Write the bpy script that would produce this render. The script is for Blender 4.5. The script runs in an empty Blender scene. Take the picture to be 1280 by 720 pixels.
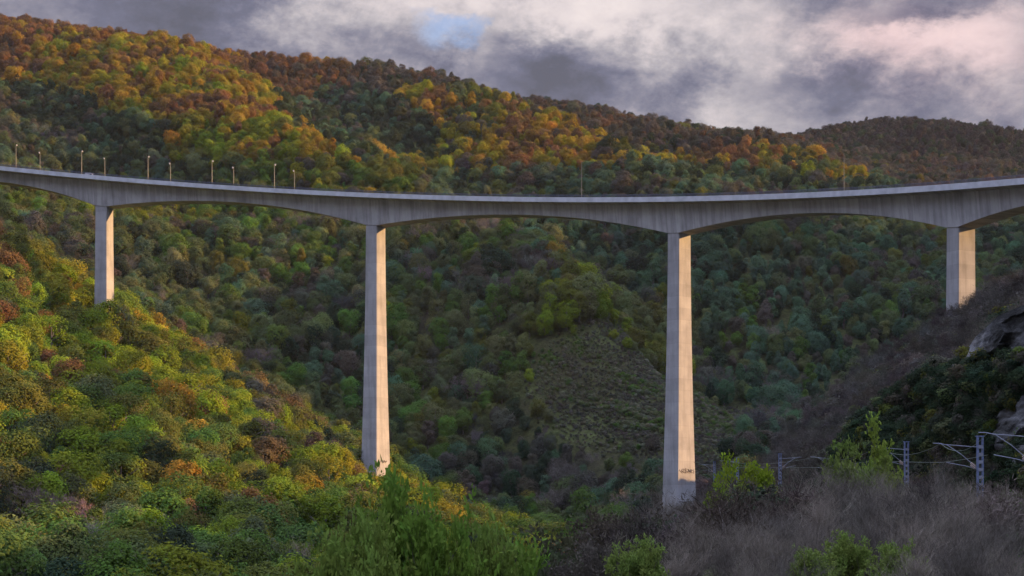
import bpy, bmesh, math, random, time
import numpy as np
from mathutils import Vector, Matrix, noise as mnoise
R = math.radians
T0 = time.time()
rng = np.random.default_rng(11)
random.seed(5)
S = bpy.context.scene
COL = S.collection

# --------------------------------------------------------------------------------------------------------------
# measures of the view: metres; the eye is the origin, +Y looks across the valley, +X right, +Z up
F, Y0 = 2305.0, 665.0            # focal length and horizon row of a 1280 px wide picture
HERE = bpy.data.materials

# ------------------------------------------------------------------------------------------------- small helpers
def link(o, parent=None):
    COL.objects.link(o)
    if parent is not None: o.parent = parent
    return o

def tag(o, label=None, cat=None, group=None, kind=None):
    if label: o['label'] = label
    if cat: o['category'] = cat
    if group: o['group'] = group
    if kind: o['kind'] = kind
    return o

def empty(name, loc=(0, 0, 0), rz=0.0):
    o = bpy.data.objects.new(name, None)
    o.empty_display_size = 0.5
    o.location = loc; o.rotation_euler = (0, 0, rz)
    return link(o)

class MB:
    """collects faces, then links them as one mesh object"""
    def __init__(s): s.v, s.f, s.uv = [], [], None
    def add(s, vs, fs):
        b = len(s.v); s.v.extend([tuple(p) for p in vs]); s.f.extend([tuple(i + b for i in f) for f in fs])
    def box(s, c, d, rz=0.0, bev=0.0):
        x, y, z = d[0] / 2, d[1] / 2, d[2] / 2
        ca, sa = math.cos(rz), math.sin(rz)
        pts = []
        for px, py, pz in ((-x,-y,-z),(x,-y,-z),(x,y,-z),(-x,y,-z),(-x,-y,z),(x,-y,z),(x,y,z),(-x,y,z)):
            pts.append((c[0] + px*ca - py*sa, c[1] + px*sa + py*ca, c[2] + pz))
        s.add(pts, [(0,3,2,1),(4,5,6,7),(0,1,5,4),(1,2,6,5),(2,3,7,6),(3,0,4,7)])
    def tube(s, path, radii, n=6, cap=True):
        path = [Vector(p) for p in path]
        if not hasattr(radii, '__len__'): radii = [radii] * len(path)
        b = len(s.v); up = None
        for i, p in enumerate(path):
            d = (path[min(i+1, len(path)-1)] - path[max(i-1, 0)]).normalized()
            if up is None:
                up = Vector((0,0,1)) if abs(d.z) < .9 else Vector((1,0,0))
            a = d.cross(up).normalized(); c = a.cross(d).normalized(); up = c
            for k in range(n):
                t = 2*math.pi*k/n
                q = p + (a*math.cos(t) + c*math.sin(t)) * radii[i]
                s.v.append(tuple(q))
        for i in range(len(path)-1):
            for k in range(n):
                k2 = (k+1) % n
                s.f.append((b+i*n+k, b+i*n+k2, b+(i+1)*n+k2, b+(i+1)*n+k))
        if cap:
            s.f.append(tuple(b+k for k in reversed(range(n))))
            e = b + (len(path)-1)*n
            s.f.append(tuple(e+k for k in range(n)))
    def mesh(s, name, mat, smooth=False):
        me = bpy.data.meshes.new(name)
        me.from_pydata(s.v, [], s.f)
        me.materials.append(mat)
        if smooth: me.polygons.foreach_set('use_smooth', [True]*len(me.polygons))
        me.update()
        return me
    def build(s, name, mat, parent=None, smooth=False):
        return link(bpy.data.objects.new(name, s.mesh(name, mat, smooth)), parent)

def np_mesh(name, V, Q, mat, smooth=False):
    """V n x 3, Q m x 4 (or m x 3) numpy"""
    me = bpy.data.meshes.new(name)
    k = Q.shape[1]
    me.vertices.add(len(V)); me.vertices.foreach_set('co', V.astype(np.float32).ravel())
    me.loops.add(Q.size); me.loops.foreach_set('vertex_index', Q.astype(np.int32).ravel())
    me.polygons.add(len(Q))
    me.polygons.foreach_set('loop_start', np.arange(0, Q.size, k, dtype=np.int32))
    try: me.polygons.foreach_set('loop_total', np.full(len(Q), k, dtype=np.int32))
    except Exception: pass
    me.polygons.foreach_set('use_smooth', np.full(len(Q), smooth))
    me.update(calc_edges=True); me.validate()
    if mat: me.materials.append(mat)
    return me

def hsh(ix, iy, seed):
    n = (ix.astype(np.int64) * 374761393 + iy.astype(np.int64) * 668265263 + seed * 982451653) & 0xffffffff
    n = ((n ^ (n >> 13)) * 1274126177) & 0xffffffff
    n = (n ^ (n >> 16)) & 0xffffffff
    return n / 4294967295.0
def vnoise(x, y, seed=0):
    x, y = np.asarray(x, float), np.asarray(y, float)
    ix, iy = np.floor(x), np.floor(y); fx, fy = x - ix, y - iy
    fx = fx*fx*(3-2*fx); fy = fy*fy*(3-2*fy)
    ix, iy = ix.astype(np.int64), iy.astype(np.int64)
    a, b, c, d = hsh(ix,iy,seed), hsh(ix+1,iy,seed), hsh(ix,iy+1,seed), hsh(ix+1,iy+1,seed)
    return (a*(1-fx)+b*fx)*(1-fy) + (c*(1-fx)+d*fx)*fy
def fbm(x, y, seed=0, oct=4):
    s = np.zeros(np.broadcast(np.asarray(x), np.asarray(y)).shape); a = .5
    for o in range(oct):
        s = s + a*(vnoise(np.asarray(x)*2**o, np.asarray(y)*2**o, seed+o*17) - .5); a *= .5
    return s            # about -.5 .. .5
def sstep(a, b, x):
    t = np.clip((np.asarray(x, float)-a)/(b-a), 0, 1); return t*t*(3-2*t)

# ------------------------------------------------------------------------------------------------------ materials
def mat_new(name):
    m = HERE.new(name); m.use_nodes = True
    nt = m.node_tree; nt.nodes.clear()
    out = nt.nodes.new('ShaderNodeOutputMaterial')
    return m, nt, out
def N(nt, t, **kw):
    n = nt.nodes.new(t)
    for k, v in kw.items():
        if k in n.inputs: n.inputs[k].default_value = v
        else: setattr(n, k, v)
    return n
def L(nt, a, b): nt.links.new(a, b)
def ramp(nt, fac, stops):
    r = nt.nodes.new('ShaderNodeValToRGB')
    el = r.color_ramp.elements
    while len(el) < len(stops): el.new(.5)
    for e, (p, c) in zip(el, stops):
        e.position = p; e.color = (*c, 1) if len(c) == 3 else c
    L(nt, fac, r.inputs[0]); return r.outputs[0]
def mixc(nt, fac, a, b, mode='MIX'):
    m = nt.nodes.new('ShaderNodeMix'); m.data_type = 'RGBA'; m.blend_type = mode
    for sock, val in ((m.inputs[0], fac), (m.inputs[6], a), (m.inputs[7], b)):
        if hasattr(val, 'links'): L(nt, val, sock)
        elif isinstance(val, (int, float)): sock.default_value = val
        else: sock.default_value = (*val, 1) if len(val) == 3 else val
    return m.outputs[2]
def math_n(nt, op, a, b=None, c=None, clamp=False):
    m = nt.nodes.new('ShaderNodeMath'); m.operation = op; m.use_clamp = clamp
    for i, v in enumerate((a, b, c)):
        if v is None: continue
        if hasattr(v, 'links'): L(nt, v, m.inputs[i])
        else: m.inputs[i].default_value = v
    return m.outputs[0]

def leaf_material(name, source, trans=.28, vary=.32):
    """foliage: the tint comes with each tree, every leaf clump varies it a little"""
    m, nt, out = mat_new(name)
    if source == 'object':
        tint = N(nt, 'ShaderNodeObjectInfo').outputs['Color']
    else:
        a = nt.nodes.new('ShaderNodeAttribute'); a.attribute_type = 'INSTANCER'; a.attribute_name = 'tint'
        tint = a.outputs['Color']
    g = nt.nodes.new('ShaderNodeNewGeometry')
    tc = nt.nodes.new('ShaderNodeTexCoord')
    nz = N(nt, 'ShaderNodeTexNoise', Scale=3.2, Detail=3.0)
    L(nt, tc.outputs['Object'], nz.inputs['Vector'])
    v1 = math_n(nt, 'MULTIPLY_ADD', g.outputs['Random Per Island'], vary, 1 - vary/2)
    v2 = math_n(nt, 'MULTIPLY_ADD', nz.outputs[0], .9, .72)
    v = math_n(nt, 'MULTIPLY', v1, v2)
    hs = N(nt, 'ShaderNodeHueSaturation')
    L(nt, math_n(nt, 'MULTIPLY_ADD', nz.outputs[0], .10, .45), hs.inputs['Hue'])
    L(nt, v, hs.inputs['Value']); L(nt, tint, hs.inputs['Color'])
    d = nt.nodes.new('ShaderNodeBsdfDiffuse'); t = nt.nodes.new('ShaderNodeBsdfTranslucent')
    L(nt, hs.outputs[0], d.inputs[0]); L(nt, hs.outputs[0], t.inputs[0])
    mx = N(nt, 'ShaderNodeMixShader'); mx.inputs[0].default_value = trans
    L(nt, d.outputs[0], mx.inputs[1]); L(nt, t.outputs[0], mx.inputs[2])
    L(nt, mx.outputs[0], out.inputs[0])
    return m
M = {}
M['leaf'] = leaf_material('leaf', 'object')
M['leaf_far'] = leaf_material('leaf_far', 'instancer')
M['twig'] = leaf_material('twig', 'object', trans=.0, vary=.5)
M['twig_far'] = leaf_material('twig_far', 'instancer', trans=.0, vary=.5)

def bark_material():
    m, nt, out = mat_new('bark')
    tc = nt.nodes.new('ShaderNodeTexCoord')
    nz = N(nt, 'ShaderNodeTexNoise', Scale=6.0, Detail=5.0); L(nt, tc.outputs['Object'], nz.inputs['Vector'])
    c = ramp(nt, nz.outputs[0], [(.3, (.05,.04,.032)), (.7, (.16,.135,.115))])
    b = N(nt, 'ShaderNodeBsdfPrincipled', Roughness=.9); L(nt, c, b.inputs['Base Color']); L(nt, b.outputs[0], out.inputs[0])
    return m
M['bark'] = bark_material()

def ground_material():
    m, nt, out = mat_new('ground_soil')
    tc = nt.nodes.new('ShaderNodeTexCoord')
    n1 = N(nt, 'ShaderNodeTexNoise', Scale=.02, Detail=8.0, Roughness=.6); L(nt, tc.outputs['Object'], n1.inputs['Vector'])
    n2 = N(nt, 'ShaderNodeTexNoise', Scale=.35, Detail=6.0, Roughness=.7); L(nt, tc.outputs['Object'], n2.inputs['Vector'])
    c1 = ramp(nt, n1.outputs[0], [(.35, (.035,.032,.018)), (.5, (.045,.05,.02)), (.62, (.06,.075,.025)), (.72, (.07,.06,.045))])
    c2 = ramp(nt, n2.outputs[0], [(.3, (.35,.32,.3)), (.7, (1.5,1.45,1.3))])
    c = mixc(nt, 1.0, c1, c2, 'MULTIPLY')
    bp = N(nt, 'ShaderNodeBump', Strength=.7, Distance=1.2); L(nt, n2.outputs[0], bp.inputs['Height'])
    b = N(nt, 'ShaderNodeBsdfPrincipled', Roughness=1.0); b.inputs['Specular IOR Level'].default_value = .1
    L(nt, c, b.inputs['Base Color']); L(nt, bp.outputs[0], b.inputs['Normal']); L(nt, b.outputs[0], out.inputs[0])
    return m
M['ground'] = ground_material()

def concrete_material(name, streaks):
    """board-marked concrete, UV in metres: u along the deck / round the pier, v height"""
    m, nt, out = mat_new(name)
    uv = nt.nodes.new('ShaderNodeUVMap')
    mp = nt.nodes.new('ShaderNodeMapping'); L(nt, uv.outputs[0], mp.inputs[0])
    n1 = N(nt, 'ShaderNodeTexNoise', Scale=.12, Detail=6.0, Roughness=.6); L(nt, mp.outputs[0], n1.inputs['Vector'])
    base = ramp(nt, n1.outputs[0], [(.3, (.235,.237,.245)), (.5, (.29,.293,.303)), (.7, (.34,.34,.348))])
    # drip stains drawn out down the face
    ms = nt.nodes.new('ShaderNodeMapping'); L(nt, uv.outputs[0], ms.inputs[0])
    ms.inputs['Scale'].default_value = (.42, .035, 1)
    if streaks: ms.inputs['Rotation'].default_value = (0, 0, R(-8))
    n2 = N(nt, 'ShaderNodeTexNoise', Scale=1.0, Detail=5.0, Roughness=.65); L(nt, ms.outputs[0], n2.inputs['Vector'])
    st = ramp(nt, n2.outputs[0], [(.41, (.70,.69,.69)), (.55, (1,1,1))] if streaks else [(.34, (.74,.73,.72)), (.55, (1,1,1))])
    if streaks: base = mixc(nt, 1.0, base, (1.18,1.18,1.18), 'MULTIPLY')
    c = mixc(nt, .85, base, st, 'MULTIPLY')
    # pour joints every 5 m (piers) / segment joints every 5 m along (deck)
    sep = nt.nodes.new('ShaderNodeSeparateXYZ'); L(nt, uv.outputs[0], sep.inputs[0])
    ax = sep.outputs['X'] if streaks else sep.outputs['Y']
    fr = math_n(nt, 'FRACT', math_n(nt, 'DIVIDE', ax, 5.0))
    j = math_n(nt, 'LESS_THAN', fr, .022)
    seg = nt.nodes.new('ShaderNodeTexWhiteNoise'); seg.noise_dimensions = '1D'
    L(nt, math_n(nt, 'FLOOR', math_n(nt, 'DIVIDE', ax, 5.0)), seg.inputs['W'])
    c = mixc(nt, 1.0, c, ramp(nt, seg.outputs[0], [(0, (.9,.9,.9)), (1, (1.06,1.06,1.06))]), 'MULTIPLY')
    c = mixc(nt, math_n(nt, 'MULTIPLY', j, .35), c, (.16,.155,.15))
    n3 = N(nt, 'ShaderNodeTexNoise', Scale=3.0, Detail=4.0); L(nt, mp.outputs[0], n3.inputs['Vector'])
    bp = N(nt, 'ShaderNodeBump', Strength=.25, Distance=.05); L(nt, n3.outputs[0], bp.inputs['Height'])
    b = N(nt, 'ShaderNodeBsdfPrincipled', Roughness=.85); b.inputs['Specular IOR Level'].default_value = .25
    L(nt, c, b.inputs['Base Color']); L(nt, bp.outputs[0], b.inputs['Normal']); L(nt, b.outputs[0], out.inputs[0])
    return m
M['deck'] = concrete_material('deck_concrete', True)
M['pier'] = concrete_material('pier_concrete', False)

def plain(name, col, rough=.6, metal=0.0, nscale=2.0, amt=.25):
    m, nt, out = mat_new(name)
    tc = nt.nodes.new('ShaderNodeTexCoord')
    nz = N(nt, 'ShaderNodeTexNoise', Scale=nscale, Detail=5.0); L(nt, tc.outputs['Object'], nz.inputs['Vector'])
    lo = tuple(x*(1-amt) for x in col); hi = tuple(min(1, x*(1+amt)) for x in col)
    c = ramp(nt, nz.outputs[0], [(.3, lo), (.7, hi)])
    b = N(nt, 'ShaderNodeBsdfPrincipled', Roughness=rough, Metallic=metal)
    L(nt, c, b.inputs['Base Color']); L(nt, b.outputs[0], out.inputs[0])
    return m
M['cornice'] = plain('cornice_concrete', (.40,.415,.45), .8, 0, .3, .18)
M['asphalt'] = plain('asphalt', (.05,.05,.052), .9, 0, 1.5)
M['paint'] = plain('road_paint', (.75,.75,.72), .7)
M['rail'] = plain('galvanised_rail', (.05,.06,.10), .6, .2)
M['pole'] = plain('galvanised_pole', (.14,.15,.15), .5, .4)
M['lamp'] = plain('lamp_housing', (.36,.36,.35), .4)
M['glass'] = plain('lamp_glass', (.55,.56,.55), .15)
M['mast'] = plain('painted_mast_steel', (.115,.15,.265), .5, .2, 4.0, .3)
M['mast_pale'] = plain('zinc_plate', (.21,.225,.28), .5, .3)
M['ceramic'] = plain('insulator', (.30,.22,.18), .3)
M['wire'] = plain('copper_wire', (.16,.20,.17), .5, .5)
M['spray'] = plain('spray_paint', (.07,.06,.07), .7)
M['vehicle'] = plain('pale_vehicle_paint', (.42,.42,.46), .35)
M['tyre'] = plain('rubber', (.02,.02,.02), .9)
M['dark_glass'] = plain('car_glass', (.03,.035,.045), .1)

def rock_material():
    m, nt, out = mat_new('limestone')
    tc = nt.nodes.new('ShaderNodeTexCoord')
    mp = nt.nodes.new('ShaderNodeMapping'); mp.inputs['Scale'].default_value = (1, .16, .8); L(nt, tc.outputs['Object'], mp.inputs[0])
    n1 = N(nt, 'ShaderNodeTexNoise', Scale=.17, Detail=9.0, Roughness=.7, Distortion=.3); L(nt, mp.outputs[0], n1.inputs['Vector'])
    n2 = N(nt, 'ShaderNodeTexNoise', Scale=.6, Detail=8.0, Roughness=.7); L(nt, mp.outputs[0], n2.inputs['Vector'])
    c = ramp(nt, n1.outputs[0], [(.36, (.02,.02,.018)), (.46, (.05,.05,.048)), (.53, (.11,.112,.115)), (.6, (.22,.215,.205)), (.66, (.17,.12,.075)), (.74, (.3,.285,.26))])
    c = mixc(nt, 1.0, c, ramp(nt, n2.outputs[0], [(.38, (.12,.12,.12)), (.47, (.6,.6,.6)), (.6, (1.2,1.2,1.2))]), 'MULTIPLY')
    bp = N(nt, 'ShaderNodeBump', Strength=1.0, Distance=.8); L(nt, n2.outputs[0], bp.inputs['Height'])
    b = N(nt, 'ShaderNodeBsdfPrincipled', Roughness=.9); b.inputs['Specular IOR Level'].default_value = .2
    L(nt, c, b.inputs['Base Color']); L(nt, bp.outputs[0], b.inputs['Normal']); L(nt, b.outputs[0], out.inputs[0])
    return m
M['rock'] = rock_material()

# -------------------------------------------------------------------------------------------------------- terrain
# bare-ground profiles: for each column of sight the height, written as the row it shows at, against distance
PROFILE = {
 -900: [(8,1200),(60,900),(150,1000),(300,850),(450,640),(560,520),(700,330),(900,160),(1000,130),(1150,140),(1300,120),(1600,40),(2000,-70),(2500,-120),(3000,-100),(4200,100)],
 -400: [(8,1200),(60,900),(150,1050),(300,880),(450,680),(560,580),(700,430),(900,255),(1000,225),(1100,235),(1250,205),(1400,160),(1700,80),(2000,0),(2350,-35),(2600,-40),(3000,20),(4200,200)],
 0:    [(8,1250),(60,900),(150,1060),(300,900),(400,800),(480,745),(600,640),(750,490),(900,350),(990,312),(1060,330),(1200,300),(1350,245),(1500,195),(1700,138),(2000,72),(2280,26),(2400,24),(2700,60),(3200,150),(4200,300)],
 150:  [(8,1250),(60,900),(150,1060),(300,910),(400,815),(480,755),(600,670),(750,560),(900,438),(960,415),(1030,425),(1150,380),(1300,295),(1500,222),(1700,165),(2000,98),(2300,54),(2420,52),(2700,90),(3200,170),(4200,320)],
 300:  [(8,1250),(60,900),(150,1060),(300,930),(400,850),(480,775),(600,705),(750,612),(870,520),(930,500),(1000,512),(1100,455),(1250,340),(1450,250),(1650,194),(1900,138),(2150,88),(2320,76),(2600,100),(3200,190),(4200,320)],
 475:  [(8,1250),(60,880),(150,1060),(300,950),(400,880),(480,815),(600,750),(750,678),(880,618),(930,612),(990,600),(1080,515),(1200,385),(1300,310),(1400,268),(1650,196),(1900,146),(2150,104),(2300,90),(2600,115),(3200,200),(4200,320)],
 600:  [(8,1250),(60,860),(150,1060),(300,980),(400,930),(480,880),(600,805),(700,735),(780,690),(840,678),(900,690),(960,665),(1030,585),(1120,450),(1200,345),(1300,300),(1400,270),(1650,212),(1900,172),(2150,134),(2300,122),(2600,140),(3200,210),(4200,330)],
 700:  [(8,1200),(60,830),(150,1000),(300,960),(400,900),(480,860),(560,790),(650,735),(740,712),(800,722),(880,712),(960,640),(1040,515),(1120,385),(1180,318),(1215,310),(1265,350),(1340,325),(1420,280),(1650,228),(1900,186),(2150,148),(2300,137),(2600,150),(3200,215),(4200,330)],
 775:  [(8,1200),(45,770),(100,740),(200,740),(300,735),(450,720),(560,715),(650,712),(760,705),(880,665),(960,605),(1040,510),(1100,425),(1140,392),(1170,386),(1225,450),(1310,400),(1420,300),(1650,244),(1900,200),(2150,160),(2320,149),(2600,165),(3200,220),(4200,330)],
 850:  [(8,1200),(40,745),(90,712),(200,705),(300,690),(450,680),(560,670),(700,655),(781,645),(850,650),(920,612),(1000,535),(1055,470),(1085,460),(1140,540),(1230,490),(1330,350),(1450,288),(1650,250),(1900,212),(2200,173),(2350,164),(2600,180),(3200,220),(4200,330)],
 950:  [(8,1200),(40,740),(60,705),(100,690),(200,668),(300,645),(450,640),(560,635),(680,632),(790,640),(860,625),(940,580),(1000,556),(1050,552),(1100,565),(1200,500),(1300,395),(1400,325),(1550,280),(1800,240),(2100,202),(2350,180),(2480,178),(2700,185),(3100,200),(4200,300)],
 1000: [(8,1200),(40,740),(60,700),(100,688),(200,662),(290,635),(330,628),(420,600),(560,560),(680,545),(740,548),(800,610),(880,612),(960,590),(1040,565),(1100,560),(1200,505),(1300,410),(1400,338),(1550,290),(1800,252),(2100,218),(2350,188),(2480,180),(2700,182),(3000,178),(3200,180),(4200,300)],
 1060: [(8,1200),(40,742),(60,704),(100,688),(200,656),(280,636),(330,612),(420,575),(520,530),(620,500),(672,490),(705,520),(740,585),(860,605),(960,585),(1050,555),(1150,530),(1250,450),(1350,375),(1500,310),(1700,275),(2000,240),(2300,212),(2450,208),(2700,190),(3000,166),(3200,164),(3600,190),(4200,280)],
 1120: [(8,1200),(40,745),(60,708),(100,690),(170,662),(240,645),(265,628),(290,575),(330,550),(420,520),(520,478),(620,455),(665,448),(700,500),(740,572),(870,590),(970,570),(1050,550),(1150,520),(1250,450),(1350,378),(1500,320),(1700,283),(2000,248),(2300,225),(2450,220),(2700,192),(3000,160),(3200,157),(3600,190),(4200,280)],
 1200: [(8,1200),(40,750),(60,712),(100,692),(140,672),(170,664),(205,652),(228,628),(238,596),(246,500),(262,486),(300,482),(400,470),(500,440),(600,415),(653,402),(675,410),(710,490),(745,560),(870,575),(970,535),(1080,500),(1200,450),(1350,390),(1500,335),(1700,290),(2000,255),(2250,235),(2450,225),(2700,195),(3000,163),(3200,160),(3600,200),(4200,290)],
 1280: [(8,1200),(40,750),(60,715),(100,692),(130,676),(150,670),(175,658),(196,640),(206,606),(213,440),(222,412),(250,405),(330,396),(450,375),(550,358),(620,348),(650,356),(690,470),(730,540),(870,545),(980,500),(1080,470),(1200,440),(1350,392),(1500,345),(1700,300),(2000,265),(2250,245),(2450,232),(2700,205),(3000,175),(3200,170),(3600,205),(4200,290)],
 1420: [(8,1200),(40,750),(60,715),(100,690),(130,665),(150,640),(168,560),(180,440),(195,380),(230,350),(330,330),(450,320),(520,345),(600,420),(660,510),(710,530),(790,525),(880,490),(980,430),(1080,370),(1200,350),(1350,350),(1500,345),(1700,320),(2000,290),(2450,250),(3000,195),(3200,190),(4200,300)],
 1700: [(8,1150),(40,735),(60,690),(100,620),(130,540),(160,420),(180,340),(220,310),(330,310),(450,360),(550,430),(640,475),(690,470),(770,470),(900,400),(960,260),(1040,70),(1120,-40),(1270,-50),(1400,0),(1600,120),(2000,230),(2500,260),(3200,260),(4200,330)],  # from here unseen hills, shaped to shade the middle slope and spare the piers
 2100: [(8,1120),(40,700),(60,620),(100,520),(150,380),(220,330),(330,370),(450,430),(640,450),(770,440),(860,400),(920,300),(975,120),(1050,-50),(1130,-120),(1270,-120),(1400,-60),(1600,60),(2000,200),(2500,260),(3200,290),(4200,330)],
 2600: [(8,1100),(40,640),(60,540),(100,330),(150,20),(180,-110),(220,-70),(330,140),(420,290),(520,400),(760,430),(860,390),(920,270),(975,70),(1050,-90),(1130,-170),(1270,-160),(1400,-90),(2000,200),(2500,300),(3200,330),(4200,420)],
 4000: [(8,1000),(20,500),(40,0),(60,-350),(100,-700),(150,-500),(200,-200),(300,120),(400,280),(550,420),(760,430),(860,390),(920,270),(975,70),(1050,-90),(1250,-160),(2000,200),(4200,420)],  # unseen near hillside, added to shade the foreground and the masts
 7000: [(8,300),(20,-700),(40,-1900),(60,-1800),(100,-1500),(150,-700),(200,-250),(300,100),(400,280),(550,420),(760,430),(860,390),(920,270),(975,70),(1050,-90),(1250,-160),(2000,200),(4200,420)],
}
UC = np.concatenate([np.arange(-900, -200, 50), np.arange(-200, 1500, 8), np.arange(1500, 2600, 50), np.arange(2600, 7001, 100)]).astype(float)
LD = np.concatenate([np.linspace(math.log(4), math.log(110), 60, endpoint=False), np.linspace(math.log(110), math.log(330), 110, endpoint=False),
                     np.linspace(math.log(330), math.log(1300), 230, endpoint=False), np.linspace(math.log(1300), math.log(4200), 140)])
DD = np.exp(LD)
def raw_terrain():
    keys = sorted(PROFILE)
    rows = []
    for k in keys:
        p = np.array(PROFILE[k], float)
        z = (Y0 - p[:,1]) * p[:,0] / F
        zi = np.interp(DD, p[:,0], z)
        # round the corners of the profile off
        for w in (5, 4, 3):
            pad = np.pad(zi, w, mode='edge'); zi = np.convolve(pad, np.ones(2*w+1)/(2*w+1), 'valid')
        rows.append(zi)
    rows = np.array(rows)
    Z = np.empty((len(UC), len(DD)))
    for j in range(len(DD)):
        Z[:, j] = np.interp(UC, keys, rows[:, j])
    for w in (4, 3):       # blend between columns
        pad = np.pad(Z, ((w, w), (0, 0)), mode='edge')
        Z = sum(pad[i:i+len(UC)] for i in range(2*w+1)) / (2*w+1)
    return Z
ZT = raw_terrain()
UU, DG = np.meshgrid(UC, DD, indexing='ij')
XG = (UU - 640) * DG / F
# spurs and gullies that run down the big hillside to the right, and smaller ones on all slopes
amp = sstep(1230, 1500, DG) * (1 - sstep(2000, 2300, DG)) * (1 - sstep(1000, 1250, UU))
ph = (XG + .45*DG) / 330.0 + .35*fbm(XG/420, DG/420, 5)
wv = ph - np.floor(ph)
ridge = np.where(wv < .62, wv/.62, (1-wv)/.38)
ridge = ridge*ridge*(3-2*ridge) - .5
ZT = ZT + amp * 52 * ridge
ZT = ZT + sstep(420, 900, DG) * (1 - .6*sstep(2150, 2350, DG)*(1-sstep(2500, 2800, DG))) * (14 * fbm(XG/150, DG/150, 9, 3) + 20*fbm(XG/330, DG/330, 31, 2)*sstep(1000, 1250, DG))
# rough ledges that slant down the open flank
led = sstep(850, 930, DG)*(1-sstep(1120, 1200, DG))*sstep(590, 680, UU)*(1-sstep(900, 980, UU))
ZT = ZT + led*(5.5*np.abs(fbm((XG*.8-DG*.6)/70, (DG*.8+XG*.6)/12, 15, 4)) + 3*fbm(XG/9, DG/9, 16, 3))
ZT = ZT + sstep(30, 120, DG) * 1.6 * fbm(XG/26, DG/26, 21, 4)
def ground_z(x, y):
    x, y = np.asarray(x, float), np.asarray(y, float)
    u = 640 + F*x/y
    fi = np.interp(u, UC, np.arange(len(UC))); fj = np.interp(np.log(y), LD, np.arange(len(LD)))
    i = np.minimum(fi.astype(int), len(UC)-2); j = np.minimum(fj.astype(int), len(LD)-2)
    a, b = fi-i, fj-j
    return (ZT[i,j]*(1-a)+ZT[i+1,j]*a)*(1-b) + (ZT[i,j+1]*(1-a)+ZT[i+1,j+1]*a)*b
def to_px(x, y, z): return 640 + F*x/y, Y0 - F*z/y

nu, nd = len(UC), len(DD)
V = np.stack([XG, DG, ZT], -1).reshape(-1, 3)
idx = np.arange(nu*nd).reshape(nu, nd)
Q = np.stack([idx[:-1,:-1], idx[1:,:-1], idx[1:,1:], idx[:-1,1:]], -1).reshape(-1, 4)
ground = link(bpy.data.objects.new('ground', np_mesh('ground', V, Q, M['ground'], True)))
tag(ground, kind='structure')

# -------------------------------------------------------------------------------------------------------- viaduct
B = dict(f=2305.1, cx=521.243, cy=659.646, yaw=-.6769, R=567.2687, g=-.1223, h=152.8956, d=15.53, g2=.0796)
BC, BS = math.cos(B['yaw']), math.sin(B['yaw'])
FWD, RGT = (BS, BC), (BC, -BS)
def deck_pt(s, r=0.0, dz=0.0):
    """s metres along the curve, r metres away from the near web, dz from the top of the cornice"""
    th = s / B['R']
    x = (B['R'] + r)*math.sin(th); y = -B['R'] + (B['R'] + r)*math.cos(th)
    dx, dy = x - B['cx'], y + B['cy']
    z = B['h'] + B['g']*s + B['g2']*s*s*1e-4 + DZ
    return Vector((dx*RGT[0] + dy*RGT[1], dx*FWD[0] + dy*FWD[1], z + dz))
DZ = -1.0
PIER_S = [-242.5, -87.5, 87.5, 242.5]
PA, PB = 6.5, 7.8
CR = PB/2
S0, S1 = -400.0, 372.0
SUP = [-242.5-110-PA/2, *[p - PA/2 for p in PIER_S], 242.5+128-PA/2]
def depth(s):
    for a, b in zip(SUP[:-1], SUP[1:]):
        if a <= s <= b:
            lo = 7.4; hiA, hiB = 14.6, 14.6
            t = (s - (a+b)/2) / ((b-a)/2 - PA/2)
            return lo + 7.2*min(1, abs(t))**2
    return 14.6
def loft(name, mat, parent, prof, ss, uvscale=True, closed=True):
    """prof(s) -> list of (r, dz); sweeps it along the deck"""
    mb = MB(); uvs = []
    m = len(prof(ss[0]))
    for s in ss:
        for r, dz in prof(s): mb.v.append(tuple(deck_pt(s, r, dz)))
    nn = m if closed else m-1
    for i in range(len(ss)-1):
        for k in range(nn):
            k2 = (k+1) % m
            mb.f.append((i*m+k, (i+1)*m+k, (i+1)*m+k2, i*m+k2))
            pa, pb = prof(ss[i]), prof(ss[i+1])
            va, va2, vb, vb2 = pa[k], pa[k2], pb[k], pb[k2]
            g = lambda p: p[1] if abs(va[0]-va2[0]) < abs(va[1]-va2[1]) else p[0]
            uvs += [(ss[i], g(va)), (ss[i+1], g(vb)), (ss[i+1], g(vb2)), (ss[i], g(va2))]
    if closed:
        e = (len(ss)-1)*m
        mb.f.append(tuple(range(m))); mb.f.append(tuple(e+k for k in reversed(range(m))))
        uvs += [(0,0)]*(2*m)
    o = mb.build(name, mat, parent)
    ul = o.data.uv_layers.new(name='UVMap')
    ul.data.foreach_set('uv', np.array(uvs, np.float32).ravel())
    bm = bmesh.new(); bm.from_mesh(o.data); bmesh.ops.recalc_face_normals(bm, faces=bm.faces); bm.to_mesh(o.data); bm.free()
    return o
via = empty('viaduct', tuple(deck_pt(0, CR, 0)))
tag(via, 'long curved concrete motorway viaduct on four tall tapering piers across the valley', 'viaduct')
VO = Vector(via.location)
bpy.context.view_layer.update()
def settle(o):
    """keep the world place of a mesh written in world coordinates when it gets its parent"""
    o.matrix_parent_inverse = Matrix.Translation(-Vector(o.parent.location)); return o
ss = sorted(set(list(np.arange(S0, S1+.1, 2.5)) + [p-PA for p in PIER_S] + PIER_S))
def girder(s):
    d = depth(s); wb = 5.5 - .11*(d - 2.5)
    return [(CR-10,-1.15),(CR+10,-1.15),(CR+10,-1.55),(CR+5.5,-2.6),(CR+wb,-d),(CR-wb,-d),(CR-5.5,-2.6),(CR-10,-1.55)]
settle(loft('deck_girder', M['deck'], via, girder, ss))
settle(loft('road_surface', M['asphalt'], via, lambda s: [(CR-9.5,-1.146),(CR-9.5,-1.12),(CR+9.5,-1.12),(CR+9.5,-1.146)], ss))
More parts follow.
